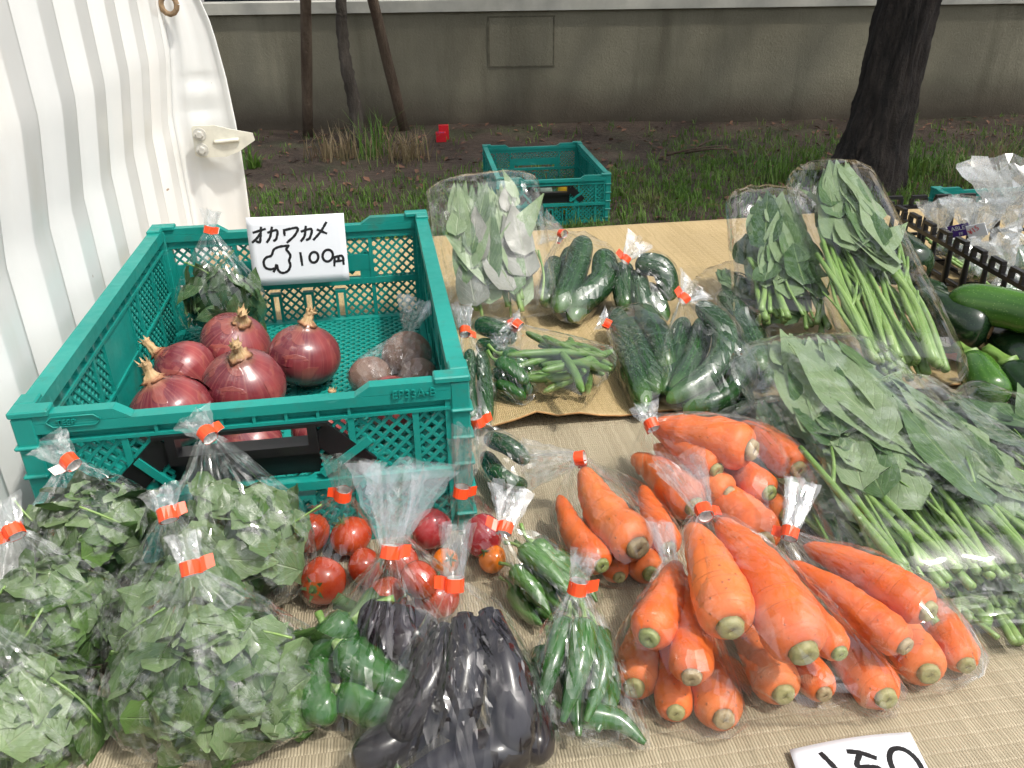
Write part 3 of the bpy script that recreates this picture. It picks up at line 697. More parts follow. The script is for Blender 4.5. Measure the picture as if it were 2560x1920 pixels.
def crate(fr, yaw, label, handle_hole=True, text=True, group='teal folding crates', sp=.0125):
    u = V((math.cos(yaw), math.sin(yaw), 0)); v = V((-math.sin(yaw), math.cos(yaw), 0)); z = V((0, 0, 1))
    O = fr - u * CW                                           # front left foot
    t = thing('folding_crate', label, 'crate', O + u * CW / 2 + v * CL / 2, group)
    m = M['teal']
    def bx(mb, P, E1, E2, E3, a0, a1, b0, b1, c0, c1):
        mb.box(P + E1 * ((a0 + a1) / 2) + E2 * ((b0 + b1) / 2) + E3 * ((c0 + c1) / 2), E1 * ((a1 - a0) / 2), E2 * ((b1 - b0) / 2), E3 * ((c1 - c0) / 2))
    def end_panel(P, E1, E3, name, front):
        # E1 across, z up, E3 outwards; panel lies between the corner posts
        mb = MB(); a0, a1 = .016, CW - .016; w_ = a1 - a0
        B = lambda *q: bx(mb, P, E1, z, E3, *q)
        B(a0, a1, .1385, .1475, -.007, .006)                   # rim
        for s, (e0, e1) in enumerate(((a0, a0 + .062), (a1 - .068, a1))):
            B(e0, e1, .1478, .1565, -.006, .006)              # raised rim ends
            q = e1 if s == 0 else e0; dx = .013 if s == 0 else -.013
            A = [P + E1 * q + z * .1478, P + E1 * (q + dx) + z * .1478, P + E1 * q + z * .1565]
            pr = [p + E3 * .0058 for p in A] + [p - E3 * .0058 for p in A]
            mb.add(pr, [(0, 1, 2), (5, 4, 3), (0, 3, 4, 1), (1, 4, 5, 2), (2, 5, 3, 0)])
        for k in range(7): B(a0 + .09 + k * .026, a0 + .0925 + k * .026, .131, .1384, -.002, .005)     # little webs under the rim
        B(a0, a1, .1282, .131, -.004, .0055); B(a0, a1, .131, .1384, -.0035, -.001)
        B(a0, a1, .0615, .070, -.005, .0075)                  # middle flange
        B(a0, a1, .000, .012, -.005, .005)
        for q in (0, .062, .245, .30): B(a0 + q, a0 + q + .0055, .012, .1282, -.0035, .0045)
        B(a1 - .0055, a1, .012, .1384, -.0035, .0045)
        hx0, hx1 = a0 + .100, a0 + .215
        # solid flanks beside the handle, slanting braces
        B(a0 + .0675, hx0 - .018, .0702, .082, -.0025, .0035); B(hx1 + .018, a0 + .245, .0702, .082, -.0025, .0035)
        for sx, x0, x1 in ((1, a0 + .070, hx0 - .004), (-1, hx1 + .004, a0 + .262)):
            A, Bq = P + E1 * x0 + z * .106, P + E1 * x1 + z * .076
            if sx < 0: A, Bq = P + E1 * x0 + z * .076, P + E1 * x1 + z * .106
            d_ = Bq - A; L_ = d_.length; d_.normalize(); mb.box((A + Bq) / 2 + E3 * .004, d_ * L_ / 2, d_.cross(E3) * .0035, E3 * .003)
        if not front:
            B(a0 + .0675, a0 + .245, .080, .104, -.0025, .003)   # solid band
            B(a0 + .3055, a1 - .0055, .076, .104, -.0022, .0028)
        for k in range(3):
            q = a0 + .105 + k * .045
            B(q, q + .0035, .012, .050, -.0045, .0045); B(q + .0115, q + .015, .012, .050, -.0045, .0045); B(q, q + .015, .0502, .054, -.0045, .0045)
        for (l0, l1, h0, h1) in ((.0055, .062, .012, .0615), (.0675, .105, .012, .0615), (.120, .150, .012, .0615), (.165, .195, .012, .0615), (.210, .245, .012, .0615),
                                 (.2505, .30, .012, .0615), (.3055, w_ - .0055, .012, .0615), (.0055, .062, .070, .1282), (.2505, .30, .070, .1282), (.3055, w_ - .0055, .070, .1282)):
            lattice(mb, P + E3 * .0003, a0 + l0, h0, a0 + l1, h1, sp, .0027, .0032, E1, z, E3)
        if front:
            lattice(mb, P + E3 * .0003, a0 + .0675, .082, hx0 - .004, .1282, sp, .0027, .0032, E1, z, E3)
            lattice(mb, P + E3 * .0003, hx1 + .004, .082, a0 + .245, .1282, sp, .0027, .0032, E1, z, E3)
        else: lattice(mb, P + E3 * .0003, a0 + .0675, .104, a0 + .245, .1282, sp, .0027, .0032, E1, z, E3)
        p_ = mb.build(name, m, t, smooth=False)
        if front and handle_hole:
            hb = MB(); H = lambda *q: bx(hb, P, E1, z, E3, *q)
            H(hx0 - .014, hx1 + .014, .1245, .1279, -.009, .0085); H(hx0 - .004, hx1 + .004, .0990, .1075, -.009, .0085)
            H(hx0 - .004, hx0 + .004, .1075, .1245, -.009, .0085); H(hx1 - .004, hx1 + .004, .1075, .1245, -.009, .0085); H(hx0 - .02, hx1 + .02, .0705, .0985, -.0095, -.0075)
            for s, x in ((-1, hx0), (1, hx1)):
                A = P + E1 * (x + s * .004) + z * .118; Bq = P + E1 * (x + s * .044) + z * .078
                d_ = Bq - A; L_ = d_.length; d_.normalize(); hb.box((A + Bq) / 2 + E3 * .002, d_ * L_ / 2, d_.cross(E3) * .011, E3 * .003)
            hb.build('handle', M['black'], t, smooth=False)
        return p_
    end_panel(O + v * .007, u, -v, 'front_panel', True)
    end_panel(O + v * (CL - .007) + u * CW, -u, v, 'back_panel', False)
    def side(P, E3, name):
        mb = MB(); B = lambda *q: bx(mb, P, v, z, E3, *q); a0, a1 = .017, CL - .017
        B(a0, a1, .143, .157, -.008, .008); B(a0, a1, .126, .1295, -.004, .006); B(a0, a1, 0, .012, -.005, .005); B(a0, a1, .067, .0705, -.004, .0055)
        for k in range(19): B(a0 + .01 + k * .026, a0 + .0125 + k * .026, .1296, .1428, -.002, .0055)
        vt = [0, .075, .155, .195, .30, .34, .42, a1 - a0 - .0055]
        for q in vt: B(a0 + q, a0 + q + .0055, .012, .126, -.0035, .0045)
        B(a0 + .20, a0 + .30, .012, .126, -.002, .003)        # solid middle
        for k, (l0, l1) in enumerate(zip(vt[:-1], vt[1:])):
            if 3 <= k <= 3: continue
            for h0, h1 in ((.012, .067), (.0705, .126)): lattice(mb, P + E3 * .0003, a0 + l0 + .0055, h0, a0 + l1, h1, sp, .0027, .0032, v, z, E3)
        mb.build(name, m, t, smooth=False)
    side(O + u * .008, -u, 'side_panel'); side(O + u * (CW - .008), u, 'side_panel')
    for (ca, cb, sa, sb) in ((0, 0, 1, 1), (CW, 0, -1, 1), (0, CL, 1, -1), (CW, CL, -1, -1)):
        mb = MB(); P = O + u * ca + v * cb; E1, E2 = u * sa, v * sb
        B = lambda *q: bx(mb, P, E1, E2, z, *q)
        B(0, .0165, .0002, .0165, 0, .154); B(-.001, .030, -.001, .0155, .1545, .1605); B(-.001, .0155, .0157, .034, .1545, .1605)
        for k in range(5): B(-.0025, .0168, -.0025, .0168, .018 + k * .027, .0215 + k * .027)
        o = mb.build('corner_post', m, t, smooth=False); bv = o.modifiers.new('b', 'BEVEL'); bv.width = .0012; bv.segments = 1
    mb = MB(); P = O + z * .010; E1, E2 = u, v
    B = lambda *q: bx(mb, P, u, v, z, *q)
    for a in (.014, CW / 2 - .004, CW - .022): B(a, a + .008, .014, CL - .014, -.003, .003)
    for b in (.014, CL / 2 - .004, CL - .022): B(.0142, CW - .0142, b, b + .008, -.0028, .0028)
    for q0 in (.022, CL / 2 + .004):
        for p0 in (.022, CW / 2 + .004):
            lattice(mb, P, p0, q0, p0 + CW / 2 - .026, q0 + CL / 2 - .026, .0135, .0036, .003, u, v, z)
    mb.build('floor_grid', m, t, smooth=False)
    if text:
        emb(t, 'EP33A-B', O + u * (CW - .066) + v * -.0003 + z * .1445, u, z, .0105, .0009, m, 'embossed_code')
        hx = [O + u * (.026 + a) + v * -.0002 + z * (.1490 + b) for a, b in ((0, 0), (.005, .0045), (.037, .0045), (.042, 0), (.037, -.0045), (.005, -.0045))]
        mb = MB()
        mb.sweep(hx + [hx[0]], [.0006] * 7, 5, cap=False); mb.build('embossed_frame', m, t)
        emb(t, 'TEEP', O + u * .034 + v * -.0003 + z * .1462, u, z, .0070, .0008, m, 'embossed_mark')
    return t
def emb(parent, s, P, e1, e2, size, depth, m, name, sheary=0.0):
    cu = bpy.data.curves.new('t', 'FONT'); cu.body = s; cu.size = size; cu.extrude = depth; cu.resolution_u = 3
    o = bpy.data.objects.new('t', cu); COL.objects.link(o)
    me = bpy.data.meshes.new_from_object(o.evaluated_get(bpy.context.evaluated_depsgraph_get()))
    bpy.data.objects.remove(o); me.materials.clear(); me.materials.append(m)
    e3 = e1.cross(e2); q = P - V(parent.location)
    ob = bpy.data.objects.new(name, me); link(ob, parent)
    ob.matrix_local = Matrix(((e1.x, e2.x, e3.x, q.x), (e1.y, e2.y, e3.y, q.y), (e1.z, e2.z, e3.z, q.z), (0, 0, 0, 1))); return ob
YAW = math.atan2(CU.y, CU.x)
crate(CFR + V((0, 0, .0032)), YAW, 'teal lattice crate holding red onions on the stall')
crate(V((.3237, 2.68, -.004)), .106, 'teal lattice crate standing on the grass behind the table', text=False)
crate(V((1.64, 1.93, .008)), .12, 'teal lattice crate just showing behind the white bags at right', text=False)
# things inside the rear crate
M['yellow'] = m_plain('yellow_foam', (.75, .46, .02), .6, .15, 30); M['greyg'] = m_plain('grey_green_cloth', (.20, .26, .22), .7, .2, 30)
rc = V((.3237, 2.68, .02)); ru, rv = V((math.cos(.106), math.sin(.106), 0)), V((-math.sin(.106), math.cos(.106), 0))
p = rc - ru * .135 + rv * .06
mb = MB(); mb.sweep([p + V((0, 0, z)) for z in (0, .004, .05, .092, .100)], [(.022, .018), (.026, .022), (.027, .023), (.026, .022), (.020, .016)], 16, .08, 1); o = mb.build('yellow_container', M['yellow'], loc=p); tag(o, 'small yellow object inside the rear crate', 'container')
p = rc - ru * .20 + rv * .07
mb = MB(); mb.sweep([p + V((0, 0, z)) for z in (0, .004, .04, .080, .092)], [(.030, .022), (.036, .026), (.035, .026), (.028, .02), (.012, .01)], 16, .15, 4); o = mb.build('grey_bundle', M['greyg'], loc=p); tag(o, 'grey green bundle beside the yellow object in rear crate', 'bundle')
# ------------------------------------------------------------------ cellophane bags
def film_mesh(mb, pts, neck, seed, nth=56, nph=18, a0=.0030, a1=.0002, pleat=.30, floor=MT + .0008, m=11):
    rr = random.Random(seed)
    bm = bmesh.new()
    for p in pts: bm.verts.new(p)
    if neck is not None:
        for k in range(8): bm.verts.new(neck + V((math.cos(k * .785), math.sin(k * .785), 0)) * .005)
    r = bmesh.ops.convex_hull(bm, input=bm.verts)
    bmesh.ops.delete(bm, geom=[v for v in bm.verts if not v.link_faces], context='VERTS')
    bmesh.ops.recalc_face_normals(bm, faces=bm.faces)
    tree = BVHTree.FromBMesh(bm)
    hv = [v.co.copy() for v in bm.verts]
    lo = V([min(v[i] for v in hv) for i in range(3)]); hi = V([max(v[i] for v in hv) for i in range(3)])
    c = sum(pts, V((0, 0, 0))) / len(pts)
    bm.free()
    ax = ((neck if neck is not None else c + V((.2, .3, 1))) - c); dn = ax.length; ax.normalize()
    e1 = ax.orthogonal().normalized(); e2 = ax.cross(e1)
    ph0 = math.atan2(.006, dn) if neck is not None else .02
    grid = {}; verts = []
    pm = [rr.uniform(.6, 1.5) for _ in range(nth)]
    for i in range(nph + 1):
        f = i / nph; ph = ph0 + (math.pi - .03 - ph0) * (f ** (1.35 if neck is not None else 1.0))
        for j in range(nth):
            jit = (.30 if 0 < i < nph else 0)
            th = 2 * math.pi * (j + (.5 if i % 2 else 0) + rr.uniform(-jit, jit)) / nth
            pp = ph + rr.uniform(-jit, jit) * (math.pi / nph) * .55 * min(1, f * 4)
            d = ax * math.cos(pp) + (e1 * math.cos(th) + e2 * math.sin(th)) * math.sin(pp)
            hit = tree.ray_cast(c, d)[0]
            R_ = (hit - c).length if hit is not None else .03
            q = c + d * R_
            if neck is not None:
                dist = (q - neck).length; L_ = dn * .75
                fade = math.exp(-(dist / (L_ + 1e-6)) ** 2 * 1.6)
                side = (q - (c + ax * (q - c).dot(ax)))
                q = q - side * pleat * fade * (.5 + .5 * math.cos(m * th + 1.7 * math.sin(2 * th + seed))) * pm[j]
            q = q + d * a0 * 1.3 * (1 if i > 0 else 0) - d * a0 * (1.9 * abs(noise.noise(V((math.cos(th) * 3.6, math.sin(th) * 3.6, pp * 1.3 + seed)))) + .9 * abs(noise.noise(V((math.cos(th) * 9, math.sin(th) * 9, pp * 3 + seed)))) + .25 * rr.random()) * (1 if i > 0 else 0)
            if q.z < floor: q.z = floor + rr.random() * .0006
            verts.append(q)
    tris = []
    for i in range(nph):
        for j in range(nth):
            k = (j + 1) % nth
            if i % 2 == 0: A = [(i * nth + j, i * nth + k, (i + 1) * nth + j), (i * nth + k, (i + 1) * nth + k, (i + 1) * nth + j)]
            else: A = [(i * nth + j, (i + 1) * nth + k, (i + 1) * nth + j), (i * nth + j, i * nth + k, (i + 1) * nth + k)]
            tris += A
    tris.append(None); b = nph * nth
    cap = [(b + j, b + (j + 1) % nth, b) for j in range(1, nth - 1)]
    tris = tris[:-1] + cap
    # one level of midpoint crumple
    mid = {}; out = []
    def mp(a, b_):
        k = (a, b_) if a < b_ else (b_, a)
        if k not in mid:
            p = (verts[a] + verts[b_]) / 2; L_ = (verts[a] - verts[b_]).length
            mid[k] = len(verts); verts.append(p + V((rr.gauss(0, 1), rr.gauss(0, 1), rr.gauss(0, 1))) * min(a1, L_ * .05))
        return mid[k]
    for (a, b_, c_) in tris:
        x, y, z = mp(a, b_), mp(b_, c_), mp(c_, a)
        out += [(a, x, z), (x, b_, y), (z, y, c_), (x, y, z)]
    mb.add(verts, out)
def tail_mesh(mb, neck, end, wid, seed, side=None, thin=.35, rows=9, n=26, r0=.0055, inner=True):
    rr = random.Random(seed); d = end - neck; L_ = d.length; d.normalize()
    s = V(side) if side is not None else RIGHT; s = (s - d * s.dot(d)).normalized(); t = d.cross(s)
    for lay in range(2 if inner else 1):
        k1, p1, k2, p2 = rr.randint(4, 7), rr.uniform(0, 6), rr.randint(8, 12), rr.uniform(0, 6); vs_ = []
        f0 = 1.0 if lay == 0 else .62
        lens = [rr.uniform(.82, 1.08) for _ in range(n)]
        lens = [.5 * lens[j] + .25 * (lens[j - 1] + lens[(j + 1) % n]) for j in range(n)]
        bend = V((rr.uniform(-1, 1), rr.uniform(-1, 1), rr.uniform(-.3, .3))) * L_ * .10
        for i in range(rows):
            f = i / (rows - 1)
            for j in range(n):
                a = 2 * math.pi * j / n
                w_ = (r0 + (wid * f0 - r0) * (f ** .8)); h_ = r0 * .9 + (wid * thin * f0 - r0 * .9) * (f ** .9)
                pl = 1 + (.10 + .28 * f) * math.sin(k1 * a + p1) + (.10 + .10 * f) * math.sin(k2 * a + p2) + rr.uniform(-.10, .10)
                q = neck + d * (L_ * f * lens[j] * (1 if lay == 0 else .9)) + (s * math.cos(a) * w_ + t * math.sin(a) * h_ * (1 + rr.uniform(-.2, .2))) * pl + bend * f * f
                if q.z < MT + .001: q.z = MT + .001 + .002 * rr.random()
                vs_.append(q)
        fs = []
        for i in range(rows - 1):
            for j in range(n):
                k = (j + 1) % n; a, b, c, e = i * n + j, i * n + k, (i + 1) * n + k, (i + 1) * n + j
                fs += [(a, b, c), (a, c, e)] if rr.random() < .5 else [(a, b, e), (b, c, e)]
        mb.add(vs_, fs)
def tie(parent, neck, d, seed, flag=None, r=.0058, h=.0046):
    rr = random.Random(seed); d = d.normalized(); mb = MB()
    e1 = d.orthogonal().normalized(); e2 = d.cross(e1); n = 14
    for k, (ra, mi) in enumerate(((r + .0009, 0), (r + .0002, 1))):
        vs_ = [neck + d * (s * h) + (e1 * math.cos(2 * math.pi * j / n) + e2 * math.sin(2 * math.pi * j / n)) * (ra + rr.uniform(-.0005, .0005)) for s in (-1, 1) for j in range(n)]
        mb.add(vs_, [(j, (j + 1) % n, n + (j + 1) % n, n + j) for j in range(n)], None, mi)
    if flag is None: flag = V((rr.uniform(-1, 1), -.6, 0))
    f = (V(flag) - d * V(flag).dot(d)).normalized(); nrm = d.cross(f); L_ = rr.uniform(.007, .012)
    for off, mi in ((.0, 0), (.0006, 1 if rr.random() < .35 else 0)):
        P = [neck + f * (r - .001 + L_ * q) + nrm * (off + .004 * q * q * rr.uniform(.6, 1)) + d * (.0025 * q) for q in (0, .5, 1)]
        vs_ = []
        for q, p in enumerate(P): vs_ += [p - d * h, p + d * h * (1 if q < 2 else .8)]
        mb.add(vs_, [(0, 2, 3, 1), (2, 4, 5, 3)], None, mi)
    return mb.build('tape_tie', [M['tape'], M['tapeback']], parent, smooth=False)
def bag(label, pts, neck=None, tail=None, wid=.03, film='film', seed=1, side=None, flag=None, thin=.35, group='cellophane bags of vegetables', tiem=True, tailm='tail', floor=None, ears=None, **kw):
    pts = list(pts)
    if ears: pts += ears
    c = sum(pts, V((0, 0, 0))) / len(pts)
    t = thing('cellophane_bag', label, 'bag', V((c.x, c.y, min(p.z for p in pts))), group)
    mb = MB(); film_mesh(mb, pts, neck, seed, **({'floor': floor} if floor is not None else {}), **kw); mb.build('film', M[film], t, smooth=True).data.set_sharp_from_angle(angle=math.radians(13))
    if neck is not None and tail is not None:
        mb = MB(); tail_mesh(mb, neck, tail, wid, seed + 50, side, thin); mb.build('gathered_top', M[tailm], t, smooth=True).data.set_sharp_from_angle(angle=math.radians(22))
        if tiem: tie(t, neck, (tail - neck), seed + 90, flag)
    return t

# ------------------------------------------------------------------ vegetables
def at_h(x, y, h): return at(x, y, MT + h)
def carrot(cx, cy, tx, ty, rpx, hc, ht, label, group, seed):
    C = at_h(cx, cy, hc if hc else .02); rpx *= .94; r = sz(rpx, C)
    if not hc: C = at_h(cx, cy, r * .98); r = sz(rpx, C)
    T = at_h(tx, ty, ht if ht else r * .55)
    rr = random.Random(seed); ax = (T - C); L_ = ax.length
    if L_ < .105: T = C + ax.normalized() * .105; ax = T - C; L_ = .105
    T.z = max(T.z, MT + r * .3)
    b = ax.orthogonal().normalized() * rr.uniform(-.06, .06) * L_
    path = bez([C, C.lerp(T, .5) + b, T], 26)
    d0 = (path[1] - path[0]).normalized()
    def pr(t):
        k = [(0, .30), (.012, .52), (.035, .80), (.075, .95), (.14, 1.0), (.35, .93), (.6, .76), (.8, .56), (.92, .38), (.975, .20), (1, .03)]
        for (a, x), (b_, y) in zip(k, k[1:]):
            if t <= b_: return x + (y - x) * (t - a) / (b_ - a)
        return .03
    ts = [0, .012, .03, .055, .09, .14] + [.14 + .86 * i / 20 for i in range(1, 21)]
    P = [V(p) for p in bez([C, C.lerp(T, .5) + b, T], 201)]
    path = [P[min(200, int(round(t * 200)))] for t in ts]
    for i in range(1, len(path)):
        if (path[i] - path[i - 1]).length < 1e-5: path[i] = path[i - 1] + d0 * 1e-4
    path[0] = path[0] + d0 * r * .10
    rad = [r * pr(t) * (1 + .035 * rr.uniform(-1, 1)) for t in ts]
    ob = thing('carrot', label, 'carrot', V((C.x, C.y, C.z - r)), group)
    mb = MB(); mb.sweep(path, rad, 22, .10, seed, fr=10); mb.build('root', M[('carrot', 'carrot', 'carrot2')[seed % 3]], ob)
    mb = MB(); q = path[0] + d0 * .001
    mb.sweep([q, q - d0 * r * .14, q - d0 * r * .30, q - d0 * (r * .35), q - d0 * r * .31], [r * .50, r * .45, r * .42, r * .34, r * .10], 14, .12, seed, fr=30); mb.build('crown', M[('crown', 'crown3', 'crown2', 'crown')[(seed * 7 // 3) % 4]], ob)
    return hullpts(path[1:], rad[1:]) + [q - d0 * r * .3]
def longveg(name, mat, pts, r, label, cat, group, seed, n=18, prof=None, amp=.10, lob=None, tip=None, tipm=None, rings=22, squash=1.0, curvecap=True):
    P = bez(pts, rings); rr = random.Random(seed)
    def pf(t): return math.sqrt(max(0., 1 - (2 * t - 1) ** 6)) * .999 + .001
    f = prof or pf
    # denser rings at the ends
    ts = [.5 - .5 * math.cos(math.pi * i / (rings - 1)) for i in range(rings)]
    D = bez(pts, 121); P = [D[min(120, int(round(t * 120)))] for t in ts]
    for i in range(1, rings):
        if (P[i] - P[i - 1]).length < 1e-6: P[i] = P[i - 1] + (D[1] - D[0]).normalized() * 1e-4
    rad = [max(r * f(t), r * .02) for t in ts]
    root = P[0]
    if tip:
        ob = thing(name, label, cat, V((root.x, root.y, root.z - r)), group)
        mb = MB(); mb.sweep(P, rad, n, amp, seed, lob=lob, fr=12); mb.build('body', mat, ob)
        d0 = (P[1] - P[0]).normalized(); q = P[0] + d0 * r * .10; mb = MB()
        if tip == 'stem':
            b = d0.orthogonal().normalized() * r * .25
            mb.sweep(bez([q, q - d0 * r * .7, q - d0 * r * 1.5 + b], 7), [r * x for x in (.62, .42, .30, .26, .26, .30, .30)], 10, .2, seed, lob=(5, .15)); mb.build('stem', tipm, ob)
        elif tip == 'thin':
            b = d0.orthogonal().normalized() * r * .5
            mb.sweep(bez([q, q - d0 * r * .9, q - d0 * r * 2.0 + b], 7), [r * x for x in (.45, .26, .18, .16, .16, .18, .2)], 8, .2, seed); mb.build('stem', tipm, ob)
        elif tip == 'calyx':
            mb.sweep([q + d0 * r * .35, q + d0 * r * .05, q - d0 * r * .15, q - d0 * r * .7, q - d0 * r * 1.1], [r * 1.0, r * .72, r * .30, r * .24, r * .26], 10, .2, seed, lob=(5, .2)); mb.build('calyx', tipm, ob)
        elif tip == 'scar':
            e = P[-1]; d1 = (P[-1] - P[-2]).normalized(); mb.sweep([e - d1 * r * .12, e + d1 * r * .02, e + d1 * .0016], [r * .30, r * .24, r * .12], 12, .3, seed); mb.build('blossom_scar', tipm, ob)
    else:
        mb = MB(); mb.sweep(P, rad, n, amp, seed, lob=lob, fr=12)
        ob = mb.build(name, mat, loc=V((root.x, root.y, root.z - r))); tag(ob, label, cat, group)
    return hullpts(P, rad)
def ball(name, mat, c, r, label, cat, group, seed, ax=(0, 0, 1), flat=.86, part=None, partm=None, lob=(5, .025)):
    rr = random.Random(seed); a = V(ax).normalized(); n = 14
    ts = [i / n for i in range(n + 1)]
    P = [c + a * (-math.cos(math.pi * t)) * r * flat for t in ts]; R_ = [max(.02 * r, r * math.sin(math.pi * t) ** .92) for t in ts]
    if part:
        ob = thing(name, label, cat, c - V((0, 0, r)), group)
        mb = MB(); mb.sweep(P, R_, 24, .05, seed, lob=lob); mb.build('fruit', mat, ob)
        e = P[-1] - a * r * .04; mb = MB()
        for k in range(5):
            an = k * 1.2566 + seed; x = a.orthogonal().normalized(); y = a.cross(x); d = x * math.cos(an) + y * math.sin(an)
            s = a.cross(d); L_ = r * .62
            q = [e + s * r * .08, e - s * r * .08, e + d * L_ * .5 - a * r * .06 - s * r * .09, e + d * L_ * .5 - a * r * .06 + s * r * .09, e + d * L_ + a * r * .04]
            q = [p + a * .0012 for p in q]
            mb.add(q, [(0, 1, 2, 3), (3, 2, 4)], [[(.5, .5)] * 4, [(.5, .5)] * 3])
        mb.sweep([e, e + a * r * .3], [r * .07, r * .06], 6); mb.build('calyx', partm, ob, smooth=False)
    else:
        mb = MB(); mb.sweep(P, R_, 24, .05, seed, lob=lob); ob = mb.build(name, mat, loc=c - V((0, 0, r))); tag(ob, label, cat, group)
    return hullpts([c], [r])
def onion(x, y, rpx, h, ax, label, seed, neck=1.0):
    c = at(x, y, TT + .0165 + h); r = sz(rpx, c); a = V(ax).normalized(); rr = random.Random(seed)
    ob = thing('red_onion', label, 'onion', c - V((0, 0, r)), 'loose red onions in the crate')
    n = 20; ts = [i / n for i in range(n + 1)]; P = []; R_ = []
    for t in ts:
        an = math.pi * t; zz = -math.cos(an) * r * .84; rad = r * math.sin(an) ** .9
        if t > .82: k = (t - .82) / .18; zz += r * .16 * k * k; rad = max(rad, r * (.30 - .10 * k)) if t > .93 else rad
        P.append(c + a * zz); R_.append(max(rad, .03 * r))
    mb = MB(); mb.sweep(P, R_, 40, .035, seed, lob=(3, .012)); mb.build('bulb', M['onion'], ob)
    e = P[-1] - a * r * .06; b = a.orthogonal().normalized() * rr.uniform(-.15, .15) * r
    L_ = r * .40 * neck
    D = bez([e, e + a * L_ * .55 + b * .4, e + a * L_ + b], 9)
    mb = MB(); mb.sweep(D, [r * q for q in (.27, .20, .15, .125, .115, .11, .115, .13, .15)], 16, .55, seed, lob=(6, .16), fr=30)
    for k in range(7):      # torn papery shreds at the cut end
        an = k * .9 + seed; x_ = a.orthogonal().normalized(); y_ = a.cross(x_); d = x_ * math.cos(an) + y_ * math.sin(an); s = a.cross(d)
        q0 = D[-2] + d * r * .11; ll = r * rr.uniform(.12, .26)
        mb.add([q0 + s * r * .05, q0 - s * r * .05, q0 + a * ll + d * r * rr.uniform(0, .10) + s * r * .02], [(0, 1, 2)], [[(.3, .9)] * 3])
    mb.build('dry_neck', M['dryneck'], ob)
    # loose papery skin flakes
    for k in range(rr.randint(1, 2)):
        mb = MB(); an = rr.uniform(0, 6.28); x_ = a.orthogonal().normalized(); y_ = a.cross(x_); vs_ = []; m_ = 5
        for i in range(m_ + 1):
            for j in range(m_ + 1):
                th = an + (j / m_ - .5) * rr.uniform(.72, .8); la = .05 + (i / m_) * .85 + rr.uniform(-.02, .02)
                d = (x_ * math.cos(th) + y_ * math.sin(th)) * math.cos(la) ** .9 * r + a * math.sin(la) * r * .84
                vs_.append(c + d * (1.012 + (.035 if (i == 0 or j == 0) else 0) * rr.random()))
        mb.add(vs_, [(i * (m_ + 1) + j, i * (m_ + 1) + j + 1, (i + 1) * (m_ + 1) + j + 1, (i + 1) * (m_ + 1) + j) for i in range(m_) for j in range(m_) if not (i in (0, m_ - 1) and rr.random() < .35)],
               None)
        mb.uv = [[(.1 * q_, .55)] * 4 for q_ in range(len(mb.f))]
        mb.build('skin_flake', M['onion'], ob)
    return hullpts([c], [r])

# ------------------------------------------------------------------ red onions in the crate
CI = 'in the teal crate'
onion(508, 745, 75, .040, (.42, -.25, .85), 'red onion with cut neck, furthest back beside the leafy bag', 1)
onion(658, 768, 77, .038, (.18, .05, 1), 'smooth round red onion, rightmost of the five clustered in the crate', 2)
onion(398, 803, 70, .040, (-.75, .1, .62), 'red onion with long neck leaning against the crate left wall', 3, 1.35)
onion(528, 832, 87, .048, (.10, -.25, .95), 'red onion with a dark spot and torn skin in the middle of the crate', 4, 1.0)
onion(372, 892, 90, .045, (-.30, .0, .95), 'pinkish red onion half hidden in the front left corner of the crate', 5, 1.1)
onion(848, 872, 62, .040, (.35, -.45, .75), 'red onion tucked in the front right corner of the crate', 6, .5)
onion(690, 930, 62, .033, (.35, .25, .85), 'red onion behind the crate handle with its neck showing above the rim', 7, 1.5)
onion(540, 960, 70, .034, (-.2, -.3, .9), 'red onion low behind the crate front wall, left of the handle', 8, .8)

